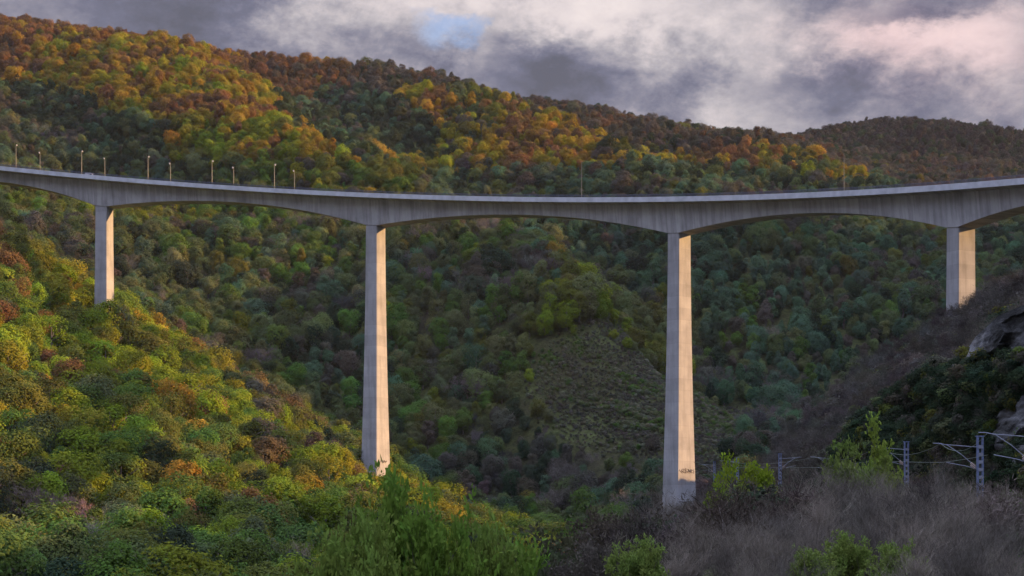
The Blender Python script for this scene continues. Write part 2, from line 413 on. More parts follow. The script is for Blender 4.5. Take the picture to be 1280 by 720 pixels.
def edge(sg): return lambda s: sorted([(CR+sg*10.003,0),(CR+sg*10.003,-2.15),(CR+sg*10.35,-2.15),(CR+sg*10.35,0)], key=lambda p: 0)
for sg in (-1, 1):
    o = settle(loft('cornice', M['cornice'], via, edge(sg), ss))
    mb = MB()
    for h in (.35, .68, 1.0):
        mb.tube([deck_pt(s, CR+sg*10.17, h) for s in ss], .085, 5)
    for s in np.arange(S0+1, S1, 2.5):
        p = deck_pt(s, CR+sg*10.17, .5); mb.box(p, (.10,.10,1.0), math.atan2(1, 0))
    settle(mb.build('guard_railing', M['rail'], via))
mb = MB()       # steel barrier beside the lanes and in the middle
for r in (CR-8.6, CR-.5, CR+.5, CR+8.6):
    mb.tube([deck_pt(s, r, -.45) for s in ss], .13, 4)
    for s in np.arange(S0+2, S1, 4): mb.box(deck_pt(s, r, -.8), (.12,.12,.7))
settle(mb.build('crash_barrier', M['pole'], via))
mb = MB()
for r in (CR-7.9, CR-1.3, CR+1.3, CR+7.9):
    for a, b in zip(ss[:-1], ss[1:]):
        mb.add([deck_pt(a, r-.09, -1.112), deck_pt(b, r-.09, -1.112), deck_pt(b, r+.09, -1.112), deck_pt(a, r+.09, -1.112)], [(0,1,2,3)])
for r in (CR-4.6, CR+4.6):
    for a in np.arange(S0+4, S1-6, 14):
        mb.add([deck_pt(a, r-.07, -1.112), deck_pt(a+5, r-.07, -1.112), deck_pt(a+5, r+.07, -1.112), deck_pt(a, r+.07, -1.112)], [(0,1,2,3)])
settle(mb.build('lane_marking', M['paint'], via))

def make_pier(k):
    sc = PIER_S[k] - PA/2
    c = deck_pt(sc, CR, 0)
    th = sc / B['R']
    # tangent / normal in view axes
    t = (deck_pt(sc+.5, CR) - deck_pt(sc-.5, CR)); t.z = 0; t.normalize()
    n = Vector((t.y, -t.x, 0))
    gz = min(float(ground_z(c.x + t.x*a*6 + n.x*b*6, c.y + t.y*a*6 + n.y*b*6)) for a in (-1,0,1) for b in (-1,0,1))
    ztop = c.z - depth(sc) + .02
    zbot = gz - 5
    levels = []
    z = ztop
    while z > zbot: levels.append(z); z -= 4.0
    levels.append(zbot)
    mb = MB(); uv = []
    ch = .3
    rings = []
    for z in levels:
        h = max(0, ztop - z)
        q = (h/125)**1.7
        a, b = PA/2*(1 + .46*q), PB/2*(1 + .62*q)
        rings.append([(a-ch,-b),(a,-b+ch),(a,b-ch),(a-ch,b),(-a+ch,b),(-a,b-ch),(-a,-b+ch),(-a+ch,-b)])
        for (p, r) in rings[-1]:
            w = c + t*p + n*r
            mb.v.append((w.x, w.y, z))
    for i in range(len(levels)-1):
        per = 0
        for j in range(8):
            j2 = (j+1) % 8
            mb.f.append((i*8+j, i*8+j2, (i+1)*8+j2, (i+1)*8+j))
            u0 = per; per += (Vector(rings[i][j2]) - Vector(rings[i][j])).length
            uv += [(u0+k*37, levels[i]), (per+k*37, levels[i]), (per+k*37, levels[i+1]), (u0+k*37, levels[i+1])]
    mb.f.append(tuple(range(8))); mb.f.append(tuple((len(levels)-1)*8 + j for j in reversed(range(8))))
    uv += [(0,0)]*16
    o = mb.build('pier', M['pier'], via)
    ul = o.data.uv_layers.new(name='UVMap'); ul.data.foreach_set('uv', np.array(uv, np.float32).ravel())
    bm = bmesh.new(); bm.from_mesh(o.data); bmesh.ops.recalc_face_normals(bm, faces=bm.faces); bm.to_mesh(o.data); bm.free()
    settle(o)
    return dict(o=o, c=c, t=t, n=n, gz=gz, ztop=ztop)
piers = [make_pier(k) for k in range(4)]
# sprayed scribble low on the lit face of the third pier
def scribble(P, zc, w, h, seed, strokes):
    rr = random.Random(seed)
    hh = P['ztop'] - zc; q = (hh/125)**1.7; a = PA/2*(1+.46*q)
    mb = MB()
    for k in range(strokes):
        y0 = -w/2 + w*(k+.5)/strokes
        pts = []
        for i in range(8):
            yy = y0 + (rr.random()-.5)*w/strokes*2.4; zz = zc + (rr.random()-.5)*h
            slope = .46*1.7*PA/2*((max(1,P['ztop']-zz))/125)**.7/125
            pts.append(P['c'] + P['t']*(a + .03 + (zc-zz)*slope) + P['n']*yy + Vector((0,0,zz - P['c'].z)))
        mb.tube(pts, .09, 3)
    o = mb.build('graffiti', M['spray'], via); settle(o)
    o['label'] = 'dark sprayed scribble round the pier low down'
scribble(piers[2], (Y0-589)*piers[2]['c'].y/F, 8.5, 2.3, 4, 9)
scribble(piers[1], (Y0-577)*piers[1]['c'].y/F, 5.0, 1.6, 9, 5)
# abutments where the deck runs into the hillsides
for s in (S0+4, S1-4):
    c = deck_pt(s, CR); gz = float(ground_z(c.x, c.y))
    mb = MB(); top = c.z - 14.7 if s > 0 else c.z - 14.7
    mb.box((c.x, c.y, (top + min(gz, top) - 12)/2 + 0), (9, 20, abs(top - min(gz, top) + 12)), math.atan2(*(lambda d: (d.y, d.x))(deck_pt(s+1, CR)-deck_pt(s-1, CR))))
    settle(mb.build('abutment', M['cornice'], via))

# ------------------------------------------------------------------------------------------- lamps on the viaduct
def s_at(u, r):
    a, b = S0, S1
    for _ in range(50):
        m = (a+b)/2; p = deck_pt(m, r)
        if 640 + F*p.x/p.y < u: a = m
        else: b = m
    return a
def make_lamp(h=13.0, double=False):
    t = empty('street_lamp')
    mb = MB(); mb.tube([(0,0,0),(0,0,h*.5),(0,0,h)], [.17,.13,.09], 8); mb.box((0,0,.04),(.5,.5,.08))
    mb.build('pole', M['pole'], t)
    mb = MB(); mb.tube([(0,0,h-.15),(0,-.3,h+.02),(0,-.6,h+.08)], [.07,.06,.05], 6); mb.build('arm', M['pole'], t)
    mb = MB()
    mb.tube([(0,-.4,h+.1),(0,-.6,h+.14),(0,-1.15,h+.14),(0,-1.3,h+.12)], [.12,.3,.32,.15], 8)
    hd = mb.build('lamp_head', M['lamp'], t)
    mb = MB(); mb.tube([(0,-.62,h-.16),(0,-1.12,h-.16)], [.2,.2], 6); mb.build('glass', M['glass'], hd)
    return t
def copy_tree(o, parent=None):
    c = o.copy(); COL.objects.link(c)
    if parent is not None: c.parent = parent
    for ch in list(o.children): copy_tree(ch, c)
    return c
ORD = ['first','second','third','fourth','fifth','sixth','seventh','eighth','ninth','tenth','eleventh','twelfth','thirteenth','fourteenth','fifteenth']
lamp0 = None
near_row = [20, 102, 185, 265, 343]; far_row = [50, 131, 213, 292, 368]
for row, us, r in (('near', near_row, CR-9.3), ('far', far_row, CR+9.3)):
    for i, u in enumerate(us):
        o = make_lamp() if lamp0 is None else copy_tree(lamp0)
        if lamp0 is None: lamp0 = o
        s = s_at(u, r); p = deck_pt(s, r, -1.12)
        d = deck_pt(s+1, r) - deck_pt(s-1, r)
        o.location = p; o.rotation_euler = (0, 0, math.atan2(d.y, d.x) + (math.pi if row == 'near' else 0))
        tag(o, '%s from left of the grey lamp posts along the %s edge of the viaduct' % (ORD[i], row), 'street lamp', 'lamp posts on the viaduct')
def slim_pole(u, h, label):
    t = empty('pole'); r = CR-9.3
    mb = MB(); mb.tube([(0,0,0),(0,0,h*.5),(0,0,h)], [.14,.11,.07], 8); mb.build('shaft', M['pole'], t)
    mb = MB(); mb.box((0,0,.05),(.5,.5,.1)); mb.tube([(0,0,.1),(0,0,.6)], [.2,.15], 8); mb.build('base', M['pole'], t)
    t.location = deck_pt(s_at(u, r), r, -1.12); tag(t, label, 'pole')
slim_pole(727, 17.0, 'thin bare grey pole on the viaduct between second and third piers')
slim_pole(1055, 15.5, 'thin bare grey pole on the viaduct between third and fourth piers')

# a pale van whose roof shows over the railing at the left
def make_van():
    t = empty('van')
    mb = MB()
    prof = [(-2.6,.45),(-2.6,2.0),(-2.4,2.35),(1.2,2.4),(1.6,2.2),(2.1,1.4),(2.8,1.15),(2.9,.45)]
    for y in (-.95, .95):
        for x, z in prof: mb.v.append((x, y*(1 if z < 1.5 else .93), z))
    n = len(prof)
    for k in range(n): mb.f.append((k, (k+1) % n, n+(k+1) % n, n+k))
    mb.f.append(tuple(reversed(range(n)))); mb.f.append(tuple(range(n, 2*n)))
    b = mb.build('body', M['vehicle'], t); bv = b.modifiers.new('Bevel', 'BEVEL'); bv.width = .08; bv.segments = 2
    for x in (-1.7, 1.9):
        for y in (-.85, .85):
            mb = MB(); mb.tube([(x, y-.12, .36), (x, y+.12, .36)], .36, 14); mb.build('wheel', M['tyre'], t)
    mb = MB(); mb.add([(1.66,-.8,2.12),(1.66,.8,2.12),(2.12,.86,1.43),(2.12,-.86,1.43)], [(0,1,2,3)])
    for v in range(len(mb.v)): mb.v[v] = (mb.v[v][0]+.03, mb.v[v][1], mb.v[v][2]+.02)
    mb.build('windscreen', M['dark_glass'], t)
    for y in (-.955, .955):
        mb = MB(); q = y*1.003
        mb.box((.95, q*.955, 1.8), (1.0, .05, .55)); mb.build('window', M['dark_glass'], t)
    return t
vn = make_van(); sv = s_at(112, CR-6.3); p = deck_pt(sv, CR-6.3, -1.11); d = deck_pt(sv+1, CR-6.3)-deck_pt(sv-1, CR-6.3)
vn.location = p; vn.rotation_euler = (0, -math.asin(max(-.3, min(.3, d.normalized().z))), math.atan2(d.y, d.x))
tag(vn, 'pale grey van on the viaduct, roof just showing above the railing', 'van')

# ------------------------------------------------------------------------------------------------------- foliage
def crown_mesh(name, mat, seed, height=1.0, width=.85, lobes=16, n=1500, q=.05, top=.62, droop=0.0, cone=0.0, gaps=.12, base=.18):
    """many leaf-clump faces over uneven lobes; unit tree about 1 high, foot at 0"""
    g = np.random.default_rng(seed)
    cs, rs = [], []
    ax, ay = g.uniform(-.10, .10), g.uniform(-.10, .10)        # crowns lean and bulge to one side
    for k in range(lobes):
        zz = base + .10 + (height - base - .20)*g.uniform(0, 1)**.8
        fr = (zz - base)/(height - base)
        prof = math.sqrt(max(.03, 1 - ((fr - .42)/.62)**2)) if cone == 0 else (1 - fr)**.8 + .06
        ang = k*2.399 + g.uniform(-.8, .8)
        rad = width*.5*prof*g.uniform(.15, .85)
        cs.append((rad*math.cos(ang) + ax*fr, rad*math.sin(ang) + ay*fr, zz + g.uniform(-.04, .06)))
        rs.append(width*(.42*prof)*g.uniform(.30, .62) + .05)
    cs.append((ax*.6, ay*.6, height*.6)); rs.append(width*.32)
    cs, rs = np.array(cs), np.array(rs)
    w = rs**2; w /= w.sum()
    li = g.choice(len(rs), size=n*3, p=w)
    d = g.normal(size=(n*3, 3)); d[:, 2] += .35; d /= np.linalg.norm(d, axis=1)[:, None]
    rr = rs[li]*(g.uniform(.62, 1.06, n*3) + .30*(g.random(n*3) < .12))
    P = cs[li] + d*rr[:, None]*np.array([1, 1, 1.05])
    # drop what lies deep inside another lobe
    dist = np.linalg.norm(P[:, None, :] - cs[None], axis=2)/rs[None]
    keep = (np.sort(dist, axis=1)[:, 0] > .66) & (P[:, 2] > base*.6)
    gn = vnoise(P[:, 0]*5 + 9, P[:, 2]*5 + P[:, 1]*5, seed)
    keep &= gn > gaps
    P, d = P[keep][:n], d[keep][:n]
    m = len(P)
    out_ = P - np.array([ax*.5, ay*.5, height*.45]); out_ /= np.linalg.norm(out_, axis=1)[:, None]
    nrm = d*.55 + out_*.65 + g.normal(size=(m, 3))*.25; nrm /= np.linalg.norm(nrm, axis=1)[:, None]
    a = np.cross(nrm, g.normal(size=(m, 3))); a /= np.linalg.norm(a, axis=1)[:, None]
    b = np.cross(nrm, a)
    sz = q*g.uniform(.55, 1.35, m)[:, None]
    j = lambda: g.uniform(.6, 1.25, (m, 1))
    bend = nrm*sz*.35
    V = np.stack([P + a*sz*j(), P + b*sz*j()*.8 - bend, P - a*sz*j(), P - b*sz*j()*.8 - bend], 1).reshape(-1, 3)
    V[:, 2] -= droop*np.hypot(V[:, 0], V[:, 1])
    Q = np.arange(4*m).reshape(m, 4)
    return np_mesh(name, V, Q, mat)

def trunk_mesh(name, seed, height=1.0, limbs=6, r0=.028):
    g = random.Random(seed); mb = MB()
    lean = Vector((g.uniform(-.05,.05), g.uniform(-.05,.05), 0))
    pts = [Vector((0,0,-.05)), Vector((0,0,.12)) + lean*.3, Vector((0,0,.4)) + lean, Vector((0,0,.8)) + lean*1.4]
    mb.tube(pts, [r0*1.25, r0, r0*.7, r0*.18], 7)
    for k in range(limbs):
        t = g.uniform(.25, .6); p = Vector((0,0,t)) + lean*t*2
        an = k*2.4 + g.uniform(-.4,.4); l = g.uniform(.2,.34)
        e = p + Vector((math.cos(an)*l, math.sin(an)*l, g.uniform(.1,.24)))
        mb.tube([p, p.lerp(e,.5) + Vector((0,0,-.02)), e], [r0*.5, r0*.35, r0*.1], 5)
    return mb.mesh(name, M['bark'], True)

def branches(seed, stems, levels, l0, r0, spread, n3=3, kids=(3, 5), up=.25, curve=.25, start=None, shrink=.68):
    """a leafless branching system; returns MB (stems) , MB (twigs) and the twig tips"""
    g = random.Random(seed)
    A, T, tips = MB(), MB(), []
    def grow(p, d, l, r, lev):
        steps = 3
        pts, rad = [p.copy()], [r]
        for i in range(steps):
            d = (d + Vector((g.gauss(0,curve), g.gauss(0,curve), g.gauss(0,curve*.6) + up*.3))).normalized()
            p = p + d*l/steps; pts.append(p.copy()); rad.append(r*(1 - .55*(i+1)/steps))
        (A if lev < 2 else T).tube(pts, rad, 5 if lev < 2 else n3, cap=False)
        if lev >= levels: tips.append((pts[-1], d)); return
        for k in range(g.randint(*kids)):
            t = g.uniform(.35, 1.0); i = min(steps-1, int(t*steps)); f = t*steps - i
            q = pts[i].lerp(pts[i+1], min(1, f))
            nd = (d + Vector((g.gauss(0,1), g.gauss(0,1), g.gauss(.15,.6)))*spread).normalized()
            grow(q, nd, l*shrink*g.uniform(.75,1.2), rad[i]*.6, lev+1)
    for s in range(stems):
        an = s*2.4 + g.uniform(-.5,.5)
        tilt = 0 if stems == 1 else g.uniform(.1,.75)
        d = Vector((math.cos(an)*tilt, math.sin(an)*tilt, 1)).normalized()
        grow(Vector((math.cos(an)*.03*(stems > 1), math.sin(an)*.03*(stems > 1), -.04)), d, l0*g.uniform(.8,1.2), r0, 0)
    return A, T, tips
def leafed(name, mat, tips, seed, per, size, spread, long=1.8):
    g = np.random.default_rng(seed)
    P = np.repeat(np.array([t[0] for t in tips]), per, 0); D = np.repeat(np.array([t[1] for t in tips]), per, 0)
    m = len(P)
    P = P + g.normal(size=(m,3))*spread - D*g.uniform(0, 1, (m,1))*spread*3
    a = D + g.normal(size=(m,3))*.8; a /= np.linalg.norm(a, axis=1)[:,None]
    b = np.cross(a, g.normal(size=(m,3))); b /= np.linalg.norm(b, axis=1)[:,None]
    s = size*g.uniform(.6,1.4,(m,1))
    V = np.stack([P, P + a*s*long*.5 + b*s*.45, P + a*s*long, P + a*s*long*.5 - b*s*.45], 1).reshape(-1,3)
    return np_mesh(name, V, np.arange(4*m).reshape(m,4), mat)

def unit(*mbs):
    """scale the shapes together so that they stand about 1 high"""
    zs = sorted(v[2] for v in mbs[-1].v); top = zs[int(len(zs)*.985)]
    for b in mbs: b.v = [(x/top, y/top, z/top) for x, y, z in b.v]
def pair(name, fn, **kw):
    """the same shape for single trees (tint on the object) and for the far wood (tint on the point)"""
    a = fn(name, M['leaf'], **kw); b = a.copy(); b.materials[0] = M['leaf_far']; return a, b
ROUND = [pair('crown_round', crown_mesh, seed=100+i, width=(.70,.82,.76,.66,.88,.74)[i], lobes=17+3*i, n=4300, q=.0225, base=.06, gaps=.15) for i in range(6)]
TALL = [pair('crown_tall', crown_mesh, seed=200+i, width=(.44,.52,.40,.56)[i], lobes=15+2*i, n=3000, q=.022, base=.08, gaps=.16) for i in range(4)]
CONE = [pair('crown_cone', crown_mesh, seed=300+i, width=.56, lobes=24, n=2000, q=.026, cone=1, base=.08) for i in range(2)]
LOOSE = [pair('crown_loose', crown_mesh, seed=400+i, width=(.8,.66)[i], lobes=18, n=2300, q=.02, gaps=.33) for i in range(2)]
TRUNK = [trunk_mesh('trunk', 50+i) for i in range(3)]
def twiggy(T, seed, per, ln, wd):
    """adds the last fine twigs, as slivers, to a leafless branching"""
    g = np.random.default_rng(seed); P = np.array(T.v)[1::3]
    P = np.repeat(P[g.random(len(P)) < .35], per, 0); m = len(P)
    d = P - np.array([0, 0, .35]); d /= np.linalg.norm(d, axis=1)[:, None]
    a = d*.8 + g.normal(size=(m, 3))*.7 + np.array([0, 0, .25]); a /= np.linalg.norm(a, axis=1)[:, None]
    b = np.cross(a, g.normal(size=(m, 3))); b /= np.linalg.norm(b, axis=1)[:, None]
    s_ = ln*g.uniform(.5, 1.5, (m, 1)); P = P + g.normal(size=(m, 3))*.012
    V = np.stack([P - b*s_*wd*.5, P + b*s_*wd*.5, P + a*s_ + b*s_*wd*.25, P + a*s_ - b*s_*wd*.25], 1).reshape(-1, 3)
    T.add([tuple(v) for v in V], [tuple(q) for q in np.arange(4*m).reshape(m, 4)])
    return T.mesh('bare_twigs', M['twig'])
BARE = []
for i in range(3):
    A, T, tips = branches(70+i, 1, 5, .34, .024, .85, kids=(3, 4), shrink=.72, up=.18)
    unit(A, T)
    tw = twiggy(T, 170+i, 4, .05, .075); tw2 = tw.copy(); tw2.materials[0] = M['twig_far']
    BARE.append((A.mesh('bare_trunk', M['bark']), tw, tw2))
THICK = []
for i in range(3):
    A, T, tips = branches(90+i, 9, 3, .42, .012, .6, kids=(3, 5), shrink=.66, up=.3)
    unit(A, T)
    tw = twiggy(T, 190+i, 3, .06, .11); tw2 = tw.copy(); tw2.materials[0] = M['twig_far']
    THICK.append((A.mesh('thicket_stem', M['bark']), tw, tw2))
BUSH = [pair('bush_crown', crown_mesh, seed=500+i, width=1.25, lobes=9, n=700, q=.06, base=.0, gaps=.2) for i in range(2)]
print('protos', round(time.time()-T0, 1))

# tints (linear base colours) of the kinds of foliage; gloom has the summit's shade in it
TINT = dict(
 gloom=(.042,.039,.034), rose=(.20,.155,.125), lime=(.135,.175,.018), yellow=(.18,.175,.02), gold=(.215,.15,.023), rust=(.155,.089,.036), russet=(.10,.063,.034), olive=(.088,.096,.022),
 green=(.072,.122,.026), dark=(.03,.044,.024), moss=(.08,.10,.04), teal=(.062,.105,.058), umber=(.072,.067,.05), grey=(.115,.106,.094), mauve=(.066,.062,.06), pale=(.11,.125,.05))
WORD = dict(gloom='dark brown', rose='rosy grey leafless', lime='lime green', yellow='yellow', gold='golden', rust='rust orange', russet='reddish brown', olive='olive', green='mid green', dark='dark green', moss='moss green',
            teal='blue green', umber='dull brown', grey='grey brown leafless', mauve='mauve brown leafless', pale='pale green')

# where the piers stand: keep their feet clear
FEET = [(P['c'].x, P['c'].y) for P in piers]

# ---- scatter over the slopes -------------------------------------------------------------------------------------
def crest_near(u):
    """distance of the crest of the near left slope at column u"""
    return np.interp(u, [-300, 0, 150, 300, 475, 600, 700, 760], [1010, 1000, 965, 940, 935, 860, 800, 700])
def scrub_patch(u, v, d):
    """the open grassy flank in the middle"""
    inside = (d > 860) & (d < 1180)
    e = ((u - 772)/118.0)**2 + ((v - 488)/92.0)**2 + .5*fbm(u/40, v/40, 3)
    e2 = ((u - 870)/75.0)**2 + ((v - 545)/70.0)**2 + .5*fbm(u/40, v/40, 3)
    k = np.minimum(e, e2)
    return inside & (k < .98 - .55*hsh(np.asarray(u*7).astype(np.int64), np.asarray(v*7).astype(np.int64), 3)**2)

def jitter_grid(dmin, dmax, spacing_fn, umin=-260, umax=1620, seed=1):
    g = np.random.default_rng(seed)
    xs, ys = [], []
    y = dmin
    while y < dmax:
        sp = spacing_fn(y)
        x0, x1 = (umin-640)*y/F, (umax-640)*y/F
        x = np.arange(x0, x1, sp)
        xs.append(x + g.uniform(-.48, .48, len(x))*sp); ys.append(y + g.uniform(-.48, .48, len(x))*sp)
        y += sp*.92
    return np.concatenate(xs), np.concatenate(ys)

trees = []      # dicts of arrays gathered, one row per tree: x y z h w kind tint pick
def clustered(g, table, q):
    """neighbours take neighbouring kinds of the list"""
    names, w = zip(*table); c = np.cumsum(np.array(w, float)); c /= c[-1]
    return names[int(min(len(names)-1, np.searchsorted(c, min(.999, max(0, q + g.normal()*.17)))))]
def choose(g, table):
    names, w = zip(*table); w = np.array(w, float); return names[g.choice(len(names), p=w/w.sum())]
gx, gy = jitter_grid(400, 3350, lambda d: 11.4 if d < 760 else 10.2 if d < 1000 else (9.4 if d < 1300 else 8.6 + (d-1300)*.0018), seed=3)
gz = ground_z(gx, gy)
gu, gv = to_px(gx, gy, gz + 5)
mix = fbm(gx/60, gy/60, 77, 3); mix2 = fbm(gx/140, gy/140, 99, 3); mix3 = fbm(gx/25, gy/25, 55, 2); clus = .5 + 1.25*fbm(gx/52, gy/80, 35, 3)
g = np.random.default_rng(8)
rowsT = []
patch = scrub_patch(gu, gv, gy)
for i in range(len(gx)):
    x, y, z, u, v = gx[i], gy[i], gz[i], gu[i], gv[i]
    if v < -60 or v > 900: continue
    if patch[i]: continue
    if min((x-a)**2 + (y-b)**2 for a, b in FEET) < 64: continue
    # the strip just in front of a foot stays low
    low = any(abs(x-a) < 9 and 0 < b-y < 62 for a, b in FEET)
    cn = crest_near(u); m, m2, m3 = mix[i], mix2[i], mix3[i]
    right = u > 985 and y < 775
    if right or (u > 700 and y < 780): continue      # thicket ground, below
    h = g.normal(13, 2.0); kind = 'round'
    if y < cn + 30 and u < 770:                       # near left slope
        tab = [('lime',32),('yellow',14),('gold',5),('rust',3),('olive',20),('green',24),('dark',4),('rose',2)]
        if v > 640 and u < 380: tab = [('olive',24),('green',32),('dark',12),('moss',12),('lime',12),('yellow',3),('rose',2)]
        elif m > .1: tab = [('gold',10),('yellow',22),('rust',8),('lime',34),('olive',14),('green',10),('russet',3)]
        elif m < -.1: tab = [('green',38),('dark',9),('olive',24),('moss',14),('lime',10)]
        if 300 < u < 520 and 430 < v < 600: tab = [('olive',25),('umber',22),('moss',18),('green',15),('dark',14),('russet',6)]
        c = choose(g, tab)
        if m > -.1 and m <= .1 and g.random() < .5: c = clustered(g, [('dark',8),('green',26),('olive',22),('lime',26),('yellow',12),('rust',6)], clus[i])
        h = g.normal(17.5, 2.6)
        q = g.random()
        kind = 'round' if q < .62 else ('loose' if q < .80 else 'tall')
    elif y > 2600 and u > 880:                        # far summit, its shade put into dark tints
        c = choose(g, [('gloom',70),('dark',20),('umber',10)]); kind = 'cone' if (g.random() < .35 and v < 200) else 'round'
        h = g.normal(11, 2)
    elif y > 1330:                                    # big hillside
        up = (y - 1330)/900
        s = m2*1.6 + m*.8 + up - .18
        if s > .55: tab = [('olive',6),('yellow',6),('gold',12),('rust',28),('russet',36),('umber',14)]
        elif s > .2: tab = [('olive',8),('lime',7),('yellow',22),('gold',32),('rust',22),('russet',9)]
        else: tab = [('moss',10),('green',6),('olive',18),('lime',16),('yellow',24),('gold',18),('rust',8),('umber',6)]
        if u > 560: tab = [('dark',14),('moss',14),('olive',18),('yellow',5),('gold',6),('rust',10),('russet',14),('umber',22)] if v < 175 or u > 950 else tab
        if u > 700 and v > 235: tab = [('umber',26),('dark',18),('moss',20),('teal',14),('olive',12),('pale',6),('rust',4)]
        if 560 < u < 1120 and s <= .55 and v >= 150: tab = [('dark',8),('olive',12),('umber',12),('yellow',10),('gold',26),('rust',22),('russet',10)]
        if u > 520 and v > 213 + 6*m2*5 + max(0, (u-950))*.12: tab = [('dark',30),('teal',18),('moss',18),('umber',22),('olive',8)]  # shade just above the deck, put into darker tree tints
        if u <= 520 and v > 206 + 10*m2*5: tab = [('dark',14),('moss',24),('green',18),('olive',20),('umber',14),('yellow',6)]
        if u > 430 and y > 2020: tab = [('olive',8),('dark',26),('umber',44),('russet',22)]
        gully_shade = ((u-450 - (v-150)*1.1)/95)**2 + ((v-155)/52)**2 + m*1.6
        if gully_shade < .9: tab = [('dark',50),('teal',16),('moss',10),('umber',18)]  # shade of the gully painted by darker trees
        if u < 210 and 105 < v < 230 and (v - 100) > (u*.35 - 10): tab = [('dark',44),('teal',12),('moss',14),('umber',24),('grey',8)]  # slope turned from the sun: its shade is in the tree colours
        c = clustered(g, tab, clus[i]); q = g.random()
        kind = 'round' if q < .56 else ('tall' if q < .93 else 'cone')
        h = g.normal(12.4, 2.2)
    elif u > 860 and y > 1090:                        # ravine on the right
        c = choose(g, [('teal',38),('moss',18),('umber',10),('dark',12),('pale',12),('grey',4),('green',10)]) if v > 310 else choose(g, [('moss',22),('umber',20),('dark',15),('yellow',10),('rust',9),('pale',8),('teal',14)])
        kind = choose(g, [('round',30),('tall',52),('cone',18)]); h = g.normal(14, 2.4)
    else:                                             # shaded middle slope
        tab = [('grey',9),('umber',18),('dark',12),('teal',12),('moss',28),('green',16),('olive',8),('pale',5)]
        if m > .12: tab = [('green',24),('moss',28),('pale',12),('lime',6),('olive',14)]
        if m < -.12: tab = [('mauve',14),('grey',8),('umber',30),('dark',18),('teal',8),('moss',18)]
        if ((u-800)/165)**2 + ((v-490)/135)**2 < 1.3 and u > 660 and v < 520: tab = [('umber',8),('moss',22),('olive',28),('pale',20),('lime',22)]  # light on the spur's crest, put into paler tree tints
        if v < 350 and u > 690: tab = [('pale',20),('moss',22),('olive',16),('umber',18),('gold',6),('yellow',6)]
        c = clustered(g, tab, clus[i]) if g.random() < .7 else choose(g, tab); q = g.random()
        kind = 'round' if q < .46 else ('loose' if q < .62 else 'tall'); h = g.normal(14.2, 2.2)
    if ((u-790)/150)**2 + ((v-500)/110)**2 < 1 and 860 < y < 1180: h *= .62
    if c in ('grey', 'mauve', 'rose'): kind = 'bare'
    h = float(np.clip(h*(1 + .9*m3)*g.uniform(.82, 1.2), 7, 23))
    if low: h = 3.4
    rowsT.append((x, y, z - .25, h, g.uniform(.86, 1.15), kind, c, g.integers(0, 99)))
# the big leafless tree at the left edge and its neighbour, the grey one in the middle bottom
def at_px(u, v, d): return ((u-640)*d/F, d)
for (u, d, h, w, c) in ((48, 556, 18, 1.0, 'rose'), (100, 566, 15.5, .95, 'rose'), (600, 640, 9.5, .8, 'grey'), (725, 880, 14.5, 1.0, 'grey')):
    x, y = at_px(u, 0, d)
    rowsT = [r for r in rowsT if (r[0]-x)**2 + (r[1]-y)**2 > 30 and not (abs(r[0]-x) < (10 if c == 'rose' else 6) and 0 < y - r[1] < (72 if c == 'rose' else 34) and r[3] > 4 and to_px(r[0], r[1], r[2]+r[3])[1] < (692 if c == 'rose' else 9e9) and not (r[6] == 'rose' and r[4] in (1.0, .95)))]
    rowsT.append((x, y, float(ground_z(x, y)) - .2, h, w, 'bare', c, 0))
print('trees', len(rowsT), round(time.time()-T0, 1))

# ---- thicket on the right slope and around the railway
rowsS = []
sx, sy = jitter_grid(62, 790, lambda d: 2.6 if d < 130 else (3.6 if d < 330 else 4.6), umin=640, umax=1420, seed=13)
sz = ground_z(sx, sy); su, sv = to_px(sx, sy, sz)
smix = fbm(sx/30, sy/30, 41, 3)
def track_x(y): return np.interp(y, [60, 130, 150, 210, 330, 450, 600], [34, 37.5, 39.5, 46, 49, 50, 46])
TKZ = [(60,-1.2),(130,-.9),(150,-.2),(210,2.2),(330,5.4),(450,8),(600,11)]
for i in range(len(sx)):
    x, y, z, u, v = sx[i], sy[i], sz[i], su[i], sv[i]
    if y < 330 and u < 690: continue
    if y > 470 and u < 690: continue
    if min((x-a)**2 + (y-b)**2 for a, b in FEET) < 49: continue
    if y < 520 and -6 < x - track_x(y) < 5: continue
    slope = float(ground_z(x, y+2) - ground_z(x, y-2))/4
    m = smix[i]; q = g.random()
    if y < 330 and x - track_x(y) > 5 and slope > .9:            # on the rock: ivy and small bushes
        if m < .02 or 1070 < u < 1420: continue
        kind, c, h = 'bush', choose(g, [('dark',60),('olive',20),('moss',10)]), g.uniform(1.2, 3.0)
    elif y < 330:
        c = choose(g, [('umber',24),('greyd',38),('mauved',30),('dark',16)])
        kind = 'thick' if c in ('umber','greyd','mauved') else 'bush'
        h = g.uniform(1.6, 3.0) if y < 130 else g.uniform(2.2, 4.5)
        if u > 1235 and y < 200: c, kind, h = 'green', 'bush', g.uniform(.7, 1.3)
    else:
        c = choose(g, [('mauved',36),('umber',16),('greyd',26),('dark',10),('olive',6),('moss',6)]) if m < .2 else choose(g, [('olive',40),('dark',40),('moss',10)])
        kind = 'thick' if c in ('umber','greyd','mauved') else 'bush'
        h = g.uniform(3.5, 6.5) if kind == 'thick' else g.uniform(2.5, 5)
        if kind == 'thick': kind, h = (('bare', g.uniform(5, 9)) if q < .34 else ('bush', g.uniform(3.0, 6.2)) if q < .72 else (kind, h))
        if any(abs(x-a) < 10 and 0 < b-y < 46 for a, b in FEET): h *= .32
    if y > 330 and kind != 'bare' and g.random() < .3: continue
    rowsS.append((x, y, z - .15, h, g.uniform(.95, 1.3), kind, c, g.integers(0, 99)))
TINT['dry'] = (.12,.12,.078); WORD['dry'] = 'dry green'
